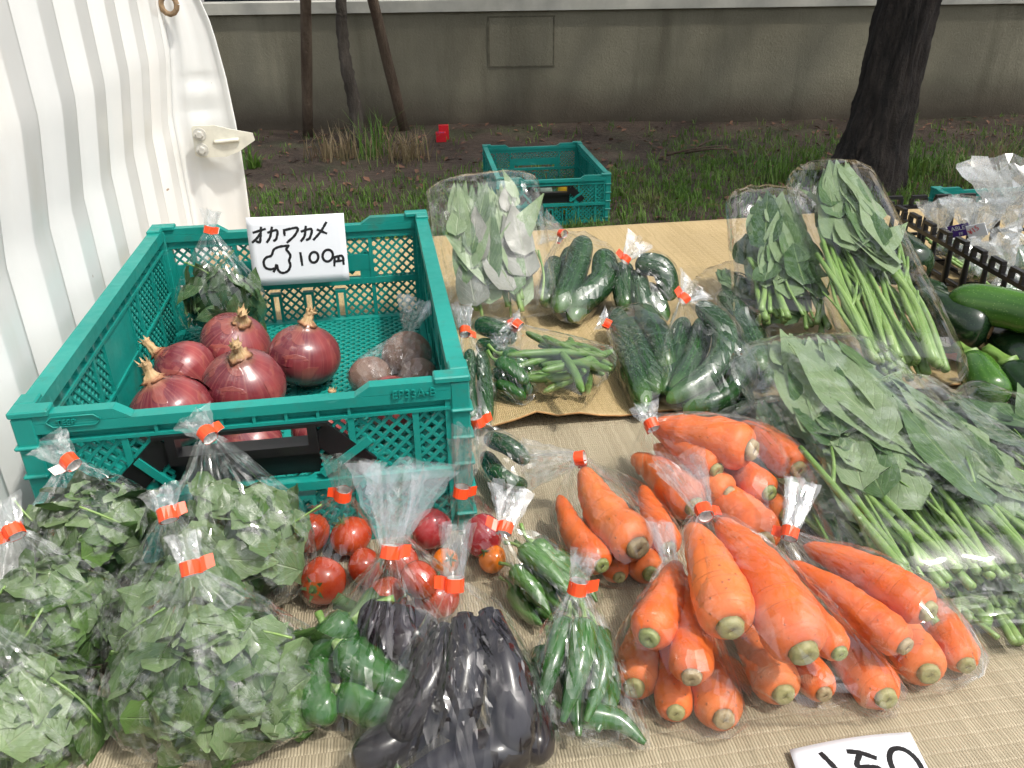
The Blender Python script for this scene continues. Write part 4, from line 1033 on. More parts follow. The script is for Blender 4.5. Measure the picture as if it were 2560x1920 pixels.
# ------------------------------------------------------------------ leafy things
def ell(c, rx, ry, ru, rd, d):
    return V((c.x + d.x * rx, c.y + d.y * ry, c.z + d.z * (ru if d.z > 0 else rd)))
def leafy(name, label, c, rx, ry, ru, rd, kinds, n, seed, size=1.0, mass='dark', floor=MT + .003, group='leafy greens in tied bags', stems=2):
    rr = random.Random(seed); t = thing(name, label, 'greens', V((c.x, c.y, c.z - rd)), group)
    mb = MB(); vs_ = []; a, b = 24, 14
    for i in range(b + 1):
        for j in range(a):
            ph = math.pi * i / b - math.pi / 2; th = 2 * math.pi * j / a
            d = V((math.cos(ph) * math.cos(th), math.cos(ph) * math.sin(th), math.sin(ph)))
            k = .76 + .16 * noise.noise(d * 3.1 + V((seed, 0, 0)))
            q = ell(c, rx * k, ry * k, ru * k, rd * k, d); q.z = max(q.z, floor); vs_.append(q)
    mb.add(vs_, [(i * a + j, i * a + (j + 1) % a, (i + 1) * a + (j + 1) % a, (i + 1) * a + j) for i in range(b) for j in range(a)], [[(.3, .3)] * 4] * (a * b))
    mb.build('shade_dark_core', M[mass], t)  # solid filler core; its dark colour paints the shade between leaves
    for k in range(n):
        while True:
            d = V((rr.gauss(0, 1), rr.gauss(-.25, 1), rr.gauss(.25, 1))).normalized()
            if d.z > -.5: break
        rho = rr.uniform(.66, .86) * (1 if d.z > -.1 else .9)
        p = ell(c, rx * rho, ry * rho, ru * rho, rd * rho, d); p.z = max(p.z, floor + .004)
        nr = V((d.x / rx, d.y / ry, d.z / ((ru if d.z > 0 else rd)))).normalized()
        if nr.z < -.1: nr.z = -.1
        nr = (nr + V((rr.gauss(0, .35), rr.gauss(0, .35), rr.gauss(0, .35)))).normalized()
        g = (V((rr.gauss(0, 1), rr.gauss(0, 1), rr.gauss(-.1, 1)))); g = (g - nr * g.dot(nr)).normalized()
        s = size * rr.uniform(.75, 1.35); p = p - g * .021 * s
        put_leaf(rr.choice(kinds), t, p, g, nr, s, rr)
    for k in range(stems):
        d = V((rr.gauss(0, 1), rr.gauss(-.6, .6), rr.gauss(.6, .5))).normalized()
        p = ell(c, rx * .93, ry * .93, ru * .93, rd * .93, d); g = V((rr.gauss(0, 1), rr.gauss(0, .4), rr.gauss(0, 1))).normalized() * .022
        mb = MB(); mb.sweep(bez([p - g, p + d * .003, p + g], 7), [.0009] * 7, 6); mb.build('stem', M['stem'], t)
    pts = [ell(c, rx * 1.07, ry * 1.10, ru * 1.07, rd * 1.06, d) for d in DIRS]
    for p in pts: p.z = max(p.z, floor)
    return pts
LB = [ # cx, cy, half width, half height, Y, neck x,y, neck dY, tail x,y, kinds, n, label bits
    (200, 1140, 128, 95, .545, 152, 998, .02, 95, 948, ('herb', 'herb', 'dark', 'herb2'), 62, 'against the front left corner of the crate', -1),
    (122, 1350, 132, 150, .475, 30, 1148, .02, -5, 1085, ('herb', 'herb2', 'herb'), 78, 'at the left edge, second from the camera', -1),
    (70, 1570, 150, 165, .405, -40, 1350, .01, -70, 1290, ('herb', 'herb2', 'herb'), 70, 'cut off by the lower left corner', -1),
    (515, 1190, 150, 165, .545, 448, 938, .02, 412, 895, ('herb2', 'herb', 'herb2'), 78, 'leaning on the crate front below the handle', 1),
    (395, 1350, 150, 175, .478, 362, 1112, .01, 345, 1048, ('herb', 'herb2', 'herb'), 70, 'between the crate and the nearest bag', 1),
    (475, 1490, 225, 190, .425, 412, 1228, .01, 396, 1150, ('herb', 'herb2', 'herb', 'herb'), 120, 'nearest the camera, largest of the leafy bags', 1),
]
for k, (cx, cy_, hw, hh, Y, nx_, ny_, dY, tx, ty, kinds, n, where, fs) in enumerate(LB):
    c = atY(cx, cy_, Y); rx = sz(hw * 1.06, c); ru = sz(hh, c) * 1.04; rd = max(c.z - MT - .002, .03); ry = min(rx * .9, .054)
    pts = leafy('herb_leaves', 'small jagged green leaves packed in the bag ' + where, c, rx, ry, ru, rd, kinds + ('herb2',), int(n * 1.3), 20 + k, .95 if k != 5 else 1.1)
    nk = atY(nx_, ny_, Y + dY); tl = atY(tx, ty, Y + dY + .015)
    bag('tied clear bag of green leaves ' + where, pts, nk, tl, sz(34, nk), 'mist', 120 + k, flag=RIGHT * fs + UP * .1, pleat=.34)

# ------------------------------------------------------------------ tomatoes
def tom(lst, mat, where, grp, seed, cat='tomato', name='tomato', calyx=True):
    out = []
    for k, (x, y, rp, h, lab) in enumerate(lst):
        c = at_h(x, y, .018 + h); r = sz(rp, c); c = at_h(x, y, r * .88 + h)
        rr = random.Random(seed + k)
        out += ball(name, M[mat] if isinstance(mat, str) else M[mat[k]], c, r, lab + where, cat, grp, seed + k, (rr.gauss(0, .8), rr.gauss(-.3, .8), rr.gauss(.2, .6)), .88, 'c', M['calyx'])
    return out
p = tom([(672, 1152, 45, 0, 'red tomato at the back left '), (758, 1158, 46, 0, 'orange red tomato at the back right '), (697, 1255, 52, 0, 'dark red tomato in front '), (790, 1225, 42, 0, 'red tomato half behind the pepper bag ')], 'tomato', 'of the left tomato bag', 'tomatoes in the left bag', 40)
nk = at_h(741, 1068, .085); bag('clear bag of four red tomatoes standing against the crate front', p, nk, at_h(752, 985, .12), sz(40, nk), 'film', 140, flag=-RIGHT)
p = tom([(868, 1215, 42, 0, 'red tomato at the back '), (945, 1292, 50, 0, 'red tomato at the front right '), (835, 1292, 46, 0, 'red tomato at the front left '), (905, 1252, 44, .028, 'red tomato on top ')], 'tomato', 'of the bag behind the eggplant ties', 'tomatoes in the middle bag', 50)
bag('clear bag of tomatoes half hidden behind the pepper and eggplant bag', p, at_h(850, 1150, .075), at_h(860, 1095, .10), .02, 'film', 141, tiem=False)
p = tom([(932, 1142, 46, .006, 'pinkish red tomato, left one '), (1042, 1158, 48, .004, 'pinkish red tomato, right one '), (962, 1213, 30, 0, 'small orange tomato, left one '), (1064, 1208, 32, 0, 'small orange tomato, right one ')], ['pinktom', 'pinktom', 'orangetom', 'orangetom'], 'in the mixed bag by the crate corner', 'tomatoes in the mixed bag', 60)
nk = at_h(997, 1062, .075); bag('clear bag of mixed red and orange tomatoes by the crate corner', p, nk, at_h(1018, 925, .13), sz(36, nk), 'film', 142, flag=RIGHT - UP * .2)

# ------------------------------------------------------------------ peppers and eggplants
def L3(lst): return [at_h(x, y, h) for x, y, h in lst]
eggp = lambda t: (.60 + .40 * math.sin(min(1, t * 1.25) * math.pi * .5) ** 1.2) * math.sqrt(max(0, 1 - max(0, (t - .72) / .28) ** 2.4)) * (1 if t > .03 else .6) + .001
peppf = lambda t: (math.sqrt(max(0, 1 - (1 - min(1, t / .22)) ** 2)) * (1 - .35 * t ** 1.6)) * math.sqrt(max(0, 1 - max(0, (t - .8) / .2) ** 2)) * .98 + .02
chil = lambda t: math.sqrt(max(0, 1 - (1 - min(1, t / .08)) ** 2)) * (1 - .82 * t ** 1.7) + .01
okr = lambda t: math.sqrt(max(0, 1 - (1 - min(1, t / .12)) ** 2)) * (1 - .9 * t ** 2.2) + .02
p = []
for k, (pts, rp, lab) in enumerate((
        ([(765, 1335, .052), (705, 1385, .042), (645, 1435, .030)], 48, 'green bell pepper, topmost left in the pepper and eggplant bag'),
        ([(735, 1395, .048), (800, 1450, .042), (905, 1500, .034)], 50, 'long green pepper lying across the front of the pepper and eggplant bag'),
        ([(700, 1430, .028), (675, 1490, .026), (715, 1560, .022)], 48, 'green pepper at the bottom left of the pepper and eggplant bag'),
        ([(735, 1490, .026), (820, 1530, .024), (930, 1540, .022)], 46, 'dark green pepper at the bottom front of the pepper and eggplant bag'))):
    P = L3(pts); p += longveg('green_pepper', M['pepper'], P, sz(rp, P[1]), lab, 'pepper', 'peppers in the pepper and eggplant bag', 70 + k, 20, peppf, .18, (3, .09), 'thin', M['stem'], 20)
for k, (pts, rp, lab) in enumerate((
        ([(775, 1322, .045), (850, 1362, .045), (940, 1405, .042)], 66, 'purple black eggplant on top, right side of the pepper bag'),
        ([(800, 1400, .02), (870, 1440, .02), (945, 1465, .024)], 60, 'purple black eggplant beneath, right side of the pepper bag'))):
    P = L3(pts); p += longveg('eggplant', M['eggp'], P, sz(rp, P[1]), lab, 'eggplant', 'eggplants in the pepper bag', 76 + k, 20, eggp, .06, None, 'calyx', M['calyx'])
nk = at_h(843, 1192, .105)
bag('large clear bag of green peppers and eggplants with a tall fanned top', p, nk, atY(868, 985, nk.y + .035), sz(88, nk), 'film', 143, flag=RIGHT, thin=.3, pleat=.38, ears=[at_h(640, 1500, .004), at_h(955, 1560, .003)])
p = []
for k, (pts, rp, lab) in enumerate((
        ([(1050, 1318, .085), (1092, 1450, .066), (1118, 1630, .034)], 50, 'black eggplant standing at the right of the eggplant bag'),
        ([(1005, 1325, .088), (1002, 1450, .068), (975, 1600, .042)], 50, 'black eggplant in the middle of the eggplant bag'),
        ([(1000, 1500, .030), (880, 1585, .028), (762, 1655, .024)], 50, 'black eggplant sloping down to the left of the eggplant bag'),
        ([(850, 1720, .026), (1000, 1650, .028), (1150, 1610, .028)], 60, 'purple black eggplant across the bottom of the eggplant bag'),
        ([(1095, 1400, .034), (1140, 1520, .028), (1165, 1650, .022)], 44, 'black eggplant low at the right of the eggplant bag'),
        ([(965, 1350, .072), (930, 1470, .056), (850, 1600, .036)], 48, 'black eggplant at the left of the upright ones in the eggplant bag'))):
    P = L3(pts); p += longveg('eggplant', M['egg'], P, sz(rp, P[1]), lab, 'eggplant', 'eggplants in the dark bag', 80 + k, 20, eggp, .06, None, 'calyx' if k == 3 else None, M['calyx'])
nk = at_h(982, 1262, .098)
bag('clear bag of black eggplants at the front centre', p, nk, atY(985, 1120, nk.y + .02), sz(36, nk), 'film', 144, flag=-RIGHT + UP * .4, pleat=.20, a0=.0026,
    ears=[at_h(745, 1655, .003), at_h(1190, 1640, .003)])
# okra bag and chilli bag
p = []
for k, (a, b, rp) in enumerate((((1125, 1185, .045), (1245, 1300, .03), 19), ((1150, 1172, .048), (1285, 1270, .034), 20), ((1110, 1230, .03), (1190, 1330, .018), 18), ((1130, 1260, .02), (1230, 1320, .014), 18),
                                ((1180, 1215, .03), (1270, 1325, .02), 19), ((1105, 1270, .012), (1170, 1350, .012), 17), ((1200, 1200, .018), (1290, 1300, .014), 18), ((1140, 1200, .035), (1215, 1320, .02), 19), ((1165, 1190, .03), (1250, 1340, .012), 19), ((1120, 1240, .012), (1200, 1345, .01), 18))):
    A, B = at_h(*a), at_h(*b); mid = A.lerp(B, .5) + V((0, 0, .006 * (-1) ** k))
    p += longveg('okra_pod', M['okra'], [A, mid, B], sz(rp * 1.25, A), 'slender green okra pod in the bag right of the mixed tomatoes', 'okra', 'okra pods in their bag', 90 + k, 12, okr, .06, (5, .06), 'thin', M['stem'], 16)
nk = at_h(1090, 1142, .065); bag('clear bag of green okra right of the mixed tomatoes', p, nk, at_h(1112, 1045, .085), sz(38, nk), 'film', 145, flag=-RIGHT + UP * .2)
p = []
for k, (a, m, b, rp) in enumerate((((1225, 1340, .055), (1195, 1430, .05), (1165, 1530, .035), 27), ((1260, 1345, .06), (1250, 1440, .055), (1215, 1560, .035), 30), ((1285, 1360, .05), (1300, 1450, .042), (1265, 1560, .028), 28),
                                   ((1180, 1400, .03), (1160, 1490, .022), (1190, 1590, .016), 26), ((1235, 1420, .03), (1240, 1500, .025), (1250, 1590, .018), 28), ((1300, 1420, .02), (1320, 1500, .018), (1290, 1580, .014), 24),
                                   ((1250, 1540, .016), (1330, 1555, .014), (1394, 1605, .008), 27))):
    P = [at_h(*a), at_h(*m), at_h(*b)]
    lab = 'curved green pepper poking out at the lower right of its bag' if k == 6 else 'long green pepper in the bag beside the eggplants'
    p += longveg('long_pepper', M['pepper'], P, sz(rp * 1.2, P[1]), lab, 'pepper', 'long green peppers in their bag', 100 + k, 14, chil, .10, None, 'thin', M['stem'], 18)
pp = [q for q in p]
nk = at_h(1248, 1268, .090); bag('clear bag of long green peppers between eggplants and carrots', pp, nk, at_h(1262, 1188, .115), sz(30, nk), 'dew', 146, flag=RIGHT * .6 + UP * .1, ears=[at_h(1400, 1590, .002)])

# ------------------------------------------------------------------ carrots
def carrots(where, lst, seed):
    out = []
    for k, (cx, cy_, tx, ty, rp, hc, ht, lab) in enumerate(lst):
        out += carrot(cx, cy_, tx, ty, rp, hc, ht, lab + ' ' + where, 'carrots ' + where, seed + k)
    return out
p = carrots('in the left carrot bag', [
    (1378, 1183, 1258, 1010, 60, .046, .050, 'long thick carrot on top'), (1300, 1222, 1238, 1120, 40, .034, .034, 'small carrot with cut top at the left'),
    (1338, 1248, 1290, 1160, 32, 0, 0, 'thinnest carrot at the bottom'), (1405, 1240, 1370, 1130, 42, 0, 0, 'short carrot at the bottom right'), (1445, 1185, 1400, 1080, 38, .03, .025, 'half hidden carrot at the right')], 200)
nk = at_h(1253, 990, .062); bag('clear bag of five carrots beside the okra, its top spread left', p, nk, at_h(1120, 1010, .045), sz(48, nk), 'soft', 147, side=UP, flag=RIGHT)
p = carrots('in the back carrot bag', [
    (1622, 972, 1440, 925, 58, .070, .062, 'thick carrot on top'), (1548, 1016, 1450, 945, 40, .052, .052, 'small carrot in the middle'), (1575, 1068, 1450, 985, 42, .034, .034, 'carrot below the middle one'),
    (1662, 1065, 1570, 985, 42, .034, .034, 'carrot with cut top at the right'), (1725, 1015, 1640, 945, 46, .040, .036, 'carrot turned away at the far right'), (1697, 1112, 1610, 1040, 36, 0, 0, 'thin carrot at the bottom right'),
    (1500, 1095, 1365, 985, 52, .024, .020, 'long carrot at the left'), (1648, 1172, 1530, 1070, 62, 0, 0, 'thick carrot with wide crown at the front')], 210)
nk = at_h(1408, 918, .075); bag('clear bag of eight carrots furthest back beside the leafy bags', p, nk, at_h(1385, 870, .088), sz(26, nk), 'soft', 148, flag=-UP + RIGHT * .3, ears=[at_h(1760, 1060, .02)])
p = carrots('in the front left carrot bag', [
    (1402, 1378, 1452, 1240, 55, .062, .050, 'topmost carrot'), (1370, 1486, 1405, 1340, 54, 0, 0, 'carrot at the far left'), (1494, 1463, 1480, 1330, 53, .050, .05, 'carrot on the right of the top one'),
    (1460, 1540, 1450, 1420, 46, 0, 0, 'small carrot at the bottom middle'), (1564, 1553, 1530, 1410, 56, 0, 0, 'carrot at the bottom right')], 220)
nk = at_h(1447, 1215, .060); bag('clear bag of five carrots at the front left of the carrot pile', p, nk, at_h(1432, 1125, .075), sz(26, nk), 'soft', 149, tiem=False, ears=[at_h(1322, 1400, .03), at_h(1615, 1590, .002), at_h(1500, 1590, .002)])
p = carrots('in the middle carrot bag', [
    (1578, 1355, 1492, 1130, 72, .078, .085, 'thick carrot on top left'), (1736, 1410, 1550, 1120, 78, .076, .088, 'largest carrot with widest green crown'), (1814, 1412, 1690, 1230, 44, .056, .06, 'thin carrot at the right of the largest'),
    (1693, 1500, 1610, 1370, 57, 0, 0, 'carrot underneath at the left'), (1781, 1500, 1720, 1400, 42, 0, 0, 'small carrot underneath in the middle'), (1914, 1508, 1810, 1370, 58, 0, 0, 'carrot underneath at the right')], 230)
nk = at_h(1521, 1106, .100); bag('clear bag of thick carrots in the middle of the carrot pile', p, nk, atY(1470, 985, nk.y + .06), sz(60, nk), 'soft', 150, flag=RIGHT + UP * .1, ears=[at_h(1640, 1535, .002), at_h(1965, 1545, .002)])
p = carrots('in the right carrot bag', [
    (2005, 1320, 1735, 1178, 57, .060, .050, 'longest carrot on top'), (1955, 1396, 1782, 1270, 49, .052, .052, 'carrot below the longest one'), (2006, 1455, 1930, 1330, 57, 0, 0, 'carrot with pale wide crown'), (2088, 1437, 1990, 1320, 46, 0, 0, 'small carrot at the far right')], 240)
nk = at_h(1706, 1152, .058); bag('clear bag of four carrots at the right of the carrot pile', p, nk, at_h(1735, 1035, .085), sz(32, nk), 'soft', 151, flag=UP * -.3 - RIGHT * .2, ears=[at_h(2140, 1410, .002)])
# ------------------------------------------------------------------ cucumbers
cukf = lambda t: (1 - abs(2 * t - 1) ** 5) ** .5 * (1 - .10 * t) * .98 + .02
def cukes(where, lst, seed, mat='cuke'):
    out = []; grp = 'cucumbers ' + where
    for k, (pts, rp, lab) in enumerate(lst):
        P = L3(pts); out += longveg('cucumber', M[mat], P, sz(rp * .82, P[len(P) // 2]), (lab + ' ' + where), 'cucumber', grp, seed + k, 18, cukf, .05)
    return out
p = cukes('in the rear left cucumber bag', [
    ([(1262, 515, .085), (1240, 590, .055), (1205, 672, .030)], 36, 'dark cucumber on top'), ([(1200, 560, .05), (1188, 610, .04), (1180, 660, .024)], 28, 'small dark cucumber at the left'),
    ([(1305, 545, .075), (1300, 610, .05), (1225, 672, .026)], 38, 'curved cucumber with pale end'), ([(1235, 540, .05), (1222, 600, .035), (1200, 660, .02)], 32, 'cucumber squeezed in the middle'), ([(1290, 600, .03), (1270, 640, .025), (1235, 690, .02)], 32, 'cucumber lowest at the front')], 300)
nk = at_h(1215, 505, .100); bag('clear bag of cucumbers furthest back, right of the upright greens', p, nk, at_h(1172, 495, .095), sz(30, nk), 'film', 160, side=UP, flag=-UP)
p = cukes('in the rear middle cucumber bag', [
    ([(1350, 570, .065), (1345, 615, .045), (1352, 668, .025)], 30, 'dark cucumber at the left'), ([(1372, 568, .075), (1430, 580, .07), (1450, 650, .030)], 32, 'bent cucumber on top'), ([(1400, 620, .03), (1420, 660, .025), (1430, 690, .02)], 30, 'dark cucumber beneath'), ([(1375, 590, .05), (1385, 640, .04), (1395, 680, .025)], 30, 'cucumber in the middle')], 310)
nk = at_h(1352, 560, .085); bag('clear bag of bent cucumbers in the rear middle of the mat', p, nk, at_h(1385, 515, .110), sz(32, nk), 'film', 161, flag=-RIGHT)
p = cukes('in the left front cucumber bag', [
    ([(1330, 672, .035), (1360, 760, .030), (1395, 878, .022)], 34, 'long cucumber at the left'), ([(1385, 665, .055), (1425, 730, .05), (1440, 800, .035)], 36, 'warty cucumber on top'), ([(1350, 790, .02), (1375, 840, .018), (1390, 890, .016)], 26, 'small cucumber at the bottom left'), ([(1360, 690, .04), (1395, 770, .035), (1420, 850, .025)], 32, 'cucumber between the other two')], 320)
bag('clear bag of warty cucumbers left of the shiny one', p, at_h(1312, 700, .04), at_h(1290, 690, .045), .014, 'film', 162, tiem=True)
p = cukes('in the shiny front cucumber bag', [
    ([(1508, 655, .085), (1565, 720, .07), (1540, 800, .05), (1440, 868, .030)], 36, 'banana shaped cucumber on top'), ([(1590, 740, .04), (1605, 810, .035), (1560, 860, .028), (1475, 888, .020)], 36, 'curved cucumber at the lower right'),
    ([(1478, 690, .05), (1455, 770, .035), (1432, 850, .022)], 32, 'dark cucumber at the left'), ([(1520, 690, .05), (1500, 770, .04), (1455, 850, .03)], 32, 'dark cucumber in the middle'), ([(1560, 760, .02), (1530, 830, .018), (1480, 880, .016)], 32, 'cucumber underneath')], 330)
nk = at_h(1478, 645, .105); bag('clear shiny bag of curved cucumbers at the mat front', p, nk, at_h(1510, 612, .120), sz(40, nk), 'film', 163, flag=-RIGHT + UP * .1, a0=.004)
p = cukes('in the bag beside the leafy bags', [
    ([(1560, 635, .05), (1610, 710, .045), (1645, 800, .032)], 36, 'long dark cucumber on top'), ([(1590, 820, .018), (1610, 860, .018), (1600, 890, .016)], 24, 'short cucumber at the bottom'), ([(1620, 690, .02), (1650, 760, .02), (1660, 830, .018)], 30, 'half hidden cucumber at the right')], 340)
nk = at_h(1655, 822, .03); bag('clear bag of long dark cucumbers against the leafy bags', p, nk, at_h(1668, 845, .028), .014, 'film', 164, tiem=False)
# narrow bags along the crate
p = cukes('in the narrow bag along the crate', [([(1015, 755, .05), (1012, 830, .035), (1020, 905, .022)], 20, 'thin cucumber at the left'), ([(1040, 760, .045), (1048, 840, .03), (1052, 915, .018)], 22, 'thin cucumber at the right')], 350)
nk = at_h(1004, 716, .085); bag('narrow clear bag squeezed along the crate right wall', p, nk, at_h(1000, 655, .105), sz(20, nk), 'film', 165, flag=RIGHT * .3 - UP * .3)
p = cukes('in the bag at the crate front right corner', [([(1050, 945, .045), (1100, 965, .05), (1142, 1000, .035)], 26, 'dark cucumber on top'), ([(1045, 980, .022), (1080, 1030, .02), (1120, 1075, .018)], 26, 'dark cucumber beneath'), ([(1060, 1010, .04), (1100, 1040, .036), (1135, 1050, .025)], 24, 'green cucumber at the front')], 360)
nk = at_h(1032, 912, .07); bag('clear bag of small cucumbers at the crate front right corner', p, nk, at_h(1022, 880, .085), sz(14, nk), 'film', 166, flag=RIGHT)
p = []
for k, (a, b, rp) in enumerate((((1075, 780, .045), (1140, 830, .03), 20), ((1085, 765, .05), (1150, 800, .035), 20), ((1075, 830, .02), (1135, 862, .014), 19), ((1100, 810, .03), (1150, 850, .016), 19), ((1070, 800, .02), (1110, 860, .014), 18))):
    A, B = at_h(*a), at_h(*b); p += longveg('small_pepper', M['pepper'], [A, A.lerp(B, .5) + V((0, 0, .004)), B], sz(rp, A), 'small green pepper in the bag left of the beans', 'pepper', 'small peppers left of the beans', 370 + k, 12, peppf, .15, (3, .1), 'thin', M['stem'], 14)
bag('small clear bag of green peppers left of the beans', p, at_h(1085, 745, .055), at_h(1080, 725, .06), .012, 'film', 167, tiem=False)
p = cukes('in the dark bag under the upright greens', [([(1030, 700, .05), (1070, 712, .05), (1115, 735, .04)], 28, 'dark cucumber at the back'), ([(1030, 745, .03), (1065, 752, .03), (1100, 765, .025)], 24, 'dark cucumber at the front')], 380)
bag('clear bag of dark cucumbers under the upright greens', p, at_h(1108, 698, .06), at_h(1125, 690, .065), .012, 'film', 168)
# beans
p = []; rr = random.Random(77)
for k in range(22):
    h = .008 + .048 * (k / 21); c = at_h(1215 + rr.uniform(-38, 38), 785 + rr.uniform(-28, 28), h)
    an = math.radians(rr.choice((-35, -50, -20, 25, -70)) + rr.gauss(0, 12)); d = V((math.cos(an), math.sin(an), rr.gauss(0, .06))); q = V((d.y, -d.x, 0)) * (1 if d.y < 0 else -1)
    hl = rr.uniform(.042, .058); bd = rr.uniform(-.004, .022)
    A, md, B = c - d * hl, c - q * bd, c + d * hl
    for e in (A, md, B): e.z = max(e.z, MT + .007)
    p += longveg('green_bean', M['bean'], [A, md, B], .0050, 'curved green bean in the bag at the mat front', 'bean', 'green beans in their bag', 400 + k, 9, lambda t: (1 - abs(2 * t - 1) ** 6) ** .5 * .95 + .05, .10, None, None, None, 20)
bag('clear bag of green beans at the front edge of the yellow mat', p, at_h(1118, 702, .065), at_h(1100, 690, .07), .014, 'film', 169)

# ------------------------------------------------------------------ bundles of greens in long open bags
def bundle(name, label, P0, P1, up, wid, thick, kinds, nleaf, nstem, seed, film, blabel, stem_to=.6, leaf_from=.30, ls=1.0, extra=None, spread=.5, sr=.0032, fl=None):
    """stems gathered at P0, leaves towards P1; 'wid' across, 'thick' along up"""
    rr = random.Random(seed); ax = (P1 - P0); L_ = ax.length; ax.normalize(); upv = (V(up) - ax * V(up).dot(ax)).normalized(); sd_ = ax.cross(upv)
    t = thing(name, label, 'greens', V((P0.x, P0.y, MT)), 'bunches of greens in long bags')
    zf = fl if fl is not None else MT + .004
    for k in range(nstem):
        a = rr.uniform(-1, 1); b = rr.uniform(-.8, .95)
        q0 = P0 + sd_ * a * wid * .38 + upv * b * thick * .5 + ax * rr.uniform(0, .02)
        q2 = P0 + ax * L_ * rr.uniform(.42, stem_to) + sd_ * (a * wid * .40 + rr.gauss(0, .012)) + upv * b * thick * .35
        q1 = q0.lerp(q2, .5) + sd_ * rr.gauss(0, .011) + upv * rr.gauss(0, .004)
        P = bez([q0, q1, q2], 12)
        for p in P: p.z = max(p.z, zf)
        r = sr * rr.uniform(.55, 1.7)
        mb = MB(); mb.sweep(P, [r * (1 - .45 * i / 12) for i in range(12)], 8); mb.build('stem', M['stem'], t)
        if rr.random() < .5:      # side shoot
            j = rr.randint(4, 8); q3 = P[j] + ax * .05 + sd_ * rr.choice((-1, 1)) * .018 + upv * .004
            mb = MB(); mb.sweep(bez([P[j], P[j].lerp(q3, .5) + sd_ * .002, q3], 6), [r * .6, r * .5, r * .45, r * .4, r * .35, r * .3], 6); mb.build('side_shoot', M['stem'], t)
    for k in range(nleaf):
        f = leaf_from + (1 - leaf_from) * rr.random() ** .85 * .80; a = rr.uniform(-1, 1); top_ = rr.random() < .72
        b = (rr.uniform(.55, 1.05) if top_ else rr.uniform(-.9, .2))
        p = P0 + ax * L_ * f + sd_ * a * max(.004, wid * .5 - .030 * ls) + upv * b * thick * .80; p.z = max(p.z, zf + .002)
        g = ax + sd_ * (-a * .22 + rr.gauss(0, spread * .22)) + upv * rr.gauss(0, .04)
        if rr.random() < .03 and abs(a) < .4: g = sd_ * rr.choice((-1, 1)) + ax * 1.2
        nr = upv * (1 if top_ else rr.choice((-1, 1))) + sd_ * (a * .35 + rr.gauss(0, .15)) + ax * rr.gauss(0, .10)
        s = ls * rr.uniform(.65, 1.15); s = min(s, max(.3, (1.0 - f) * L_ / (.17 if kinds[0].startswith('long') else .105)))
        put_leaf(rr.choice(kinds), t, p, g, nr, s, rr)
    e = extra or 0.0
    b = thing('cellophane_bag', blabel, 'bag', V((P0.x, P0.y, MT)), 'long bags of greens')
    nr_, nt_ = 40, 64; vs_ = []; sp_ = seed * 1.7
    for i in range(nr_ + 1):
        f = -.03 + (1.03 + e) * i / nr_; k = i / nr_
        endk = min(1.0, (k / .06) ** .5, ((1 - k) / (.10 + e * .6)) ** .5) if 0 < k < 1 else 0.0
        flat_ = .0015 + (thick * 1.12 + .008) * endk * (.72 + .28 * math.sin(min(1, max(0, k * 1.15)) * math.pi * .6))
        ww = (wid * .52 + .004) * (.80 + .20 * min(1, endk * 1.3)) * (1 - (.30 * max(0, (k - .90) / .10) ** 2))
        for j in range(nt_):
            th = 2 * math.pi * j / nt_; c_, s_ = math.cos(th), math.sin(th)
            sx = math.copysign(abs(c_) ** .75, c_); sy = math.copysign(abs(s_) ** 1.1, s_)
            wr = .0032 * (1 - 2.2 * abs(noise.noise(V((c_ * 4.5, s_ * 4.5, k * 2.2 + sp_))))) + .0016 * noise.noise(V((c_ * 11, s_ * 11, k * 7 + sp_))) + .0010 * noise.noise(V((c_ * 3, s_ * 3, k * 28 + sp_)))
            q = P0 + ax * L_ * (f + .004 * rr.random()) + sd_ * sx * (ww + wr * .4) + upv * sy * (flat_ + wr * min(1, endk * 2))
            q.z = max(q.z, zf - .003 + .0006 * rr.random()); vs_.append(q)
    fs = []
    for i in range(nr_):
        for j in range(nt_):
            m_ = (j + 1) % nt_; A_, B_, C_, D_ = i * nt_ + j, i * nt_ + m_, (i + 1) * nt_ + m_, (i + 1) * nt_ + j
            fs += [(A_, B_, C_), (A_, C_, D_)] if (i + j) % 2 else [(A_, B_, D_), (B_, C_, D_)]
    mb = MB(); mb.add(vs_, fs); mb.build('film', M[film], b, smooth=True).data.set_sharp_from_angle(angle=math.radians(16))
U1 = V((0, -.35, 1))
# upright bag of pale frosted greens beside the crate
bundle('leafy_greens', 'frosted pale green and lilac leaves in the upright bag beside the crate', atY(1085, 685, 1.10), atY(1040, 395, 1.22), V((.1, -1, .4)), .150, .032, ('long2', 'lilac', 'long2', 'long', 'greens2'), 64, 9, 601, 'sleeve',
       'upright clear bag of pale leafy greens beside the crate', .45, .04, .85, .06, .6, .0028)
# two tall bags
bundle('leafy_greens', 'broad green leaves in the left tall bag at the back', at_h(1715, 705, .060), atY(1672, 452, 1.26), U1, .130, .030, ('long', 'long2', 'long2', 'greens'), 64, 18, 602, 'film',
       'left tall clear bag of broad leaves with empty top', .55, .04, .9, .16, .4, .0030, MT + .02)
bundle('leafy_greens', 'pale leaves with bright yellow green stems in the right tall bag', at_h(1968, 805, .055), atY(1788, 385, 1.24), U1, .114, .034, ('long2', 'long2', 'long2', 'long'), 66, 40, 603, 'film',
       'right tall clear bag of greens with bright stems', .72, .36, .9, .05, .35, .0036, MT + .02)
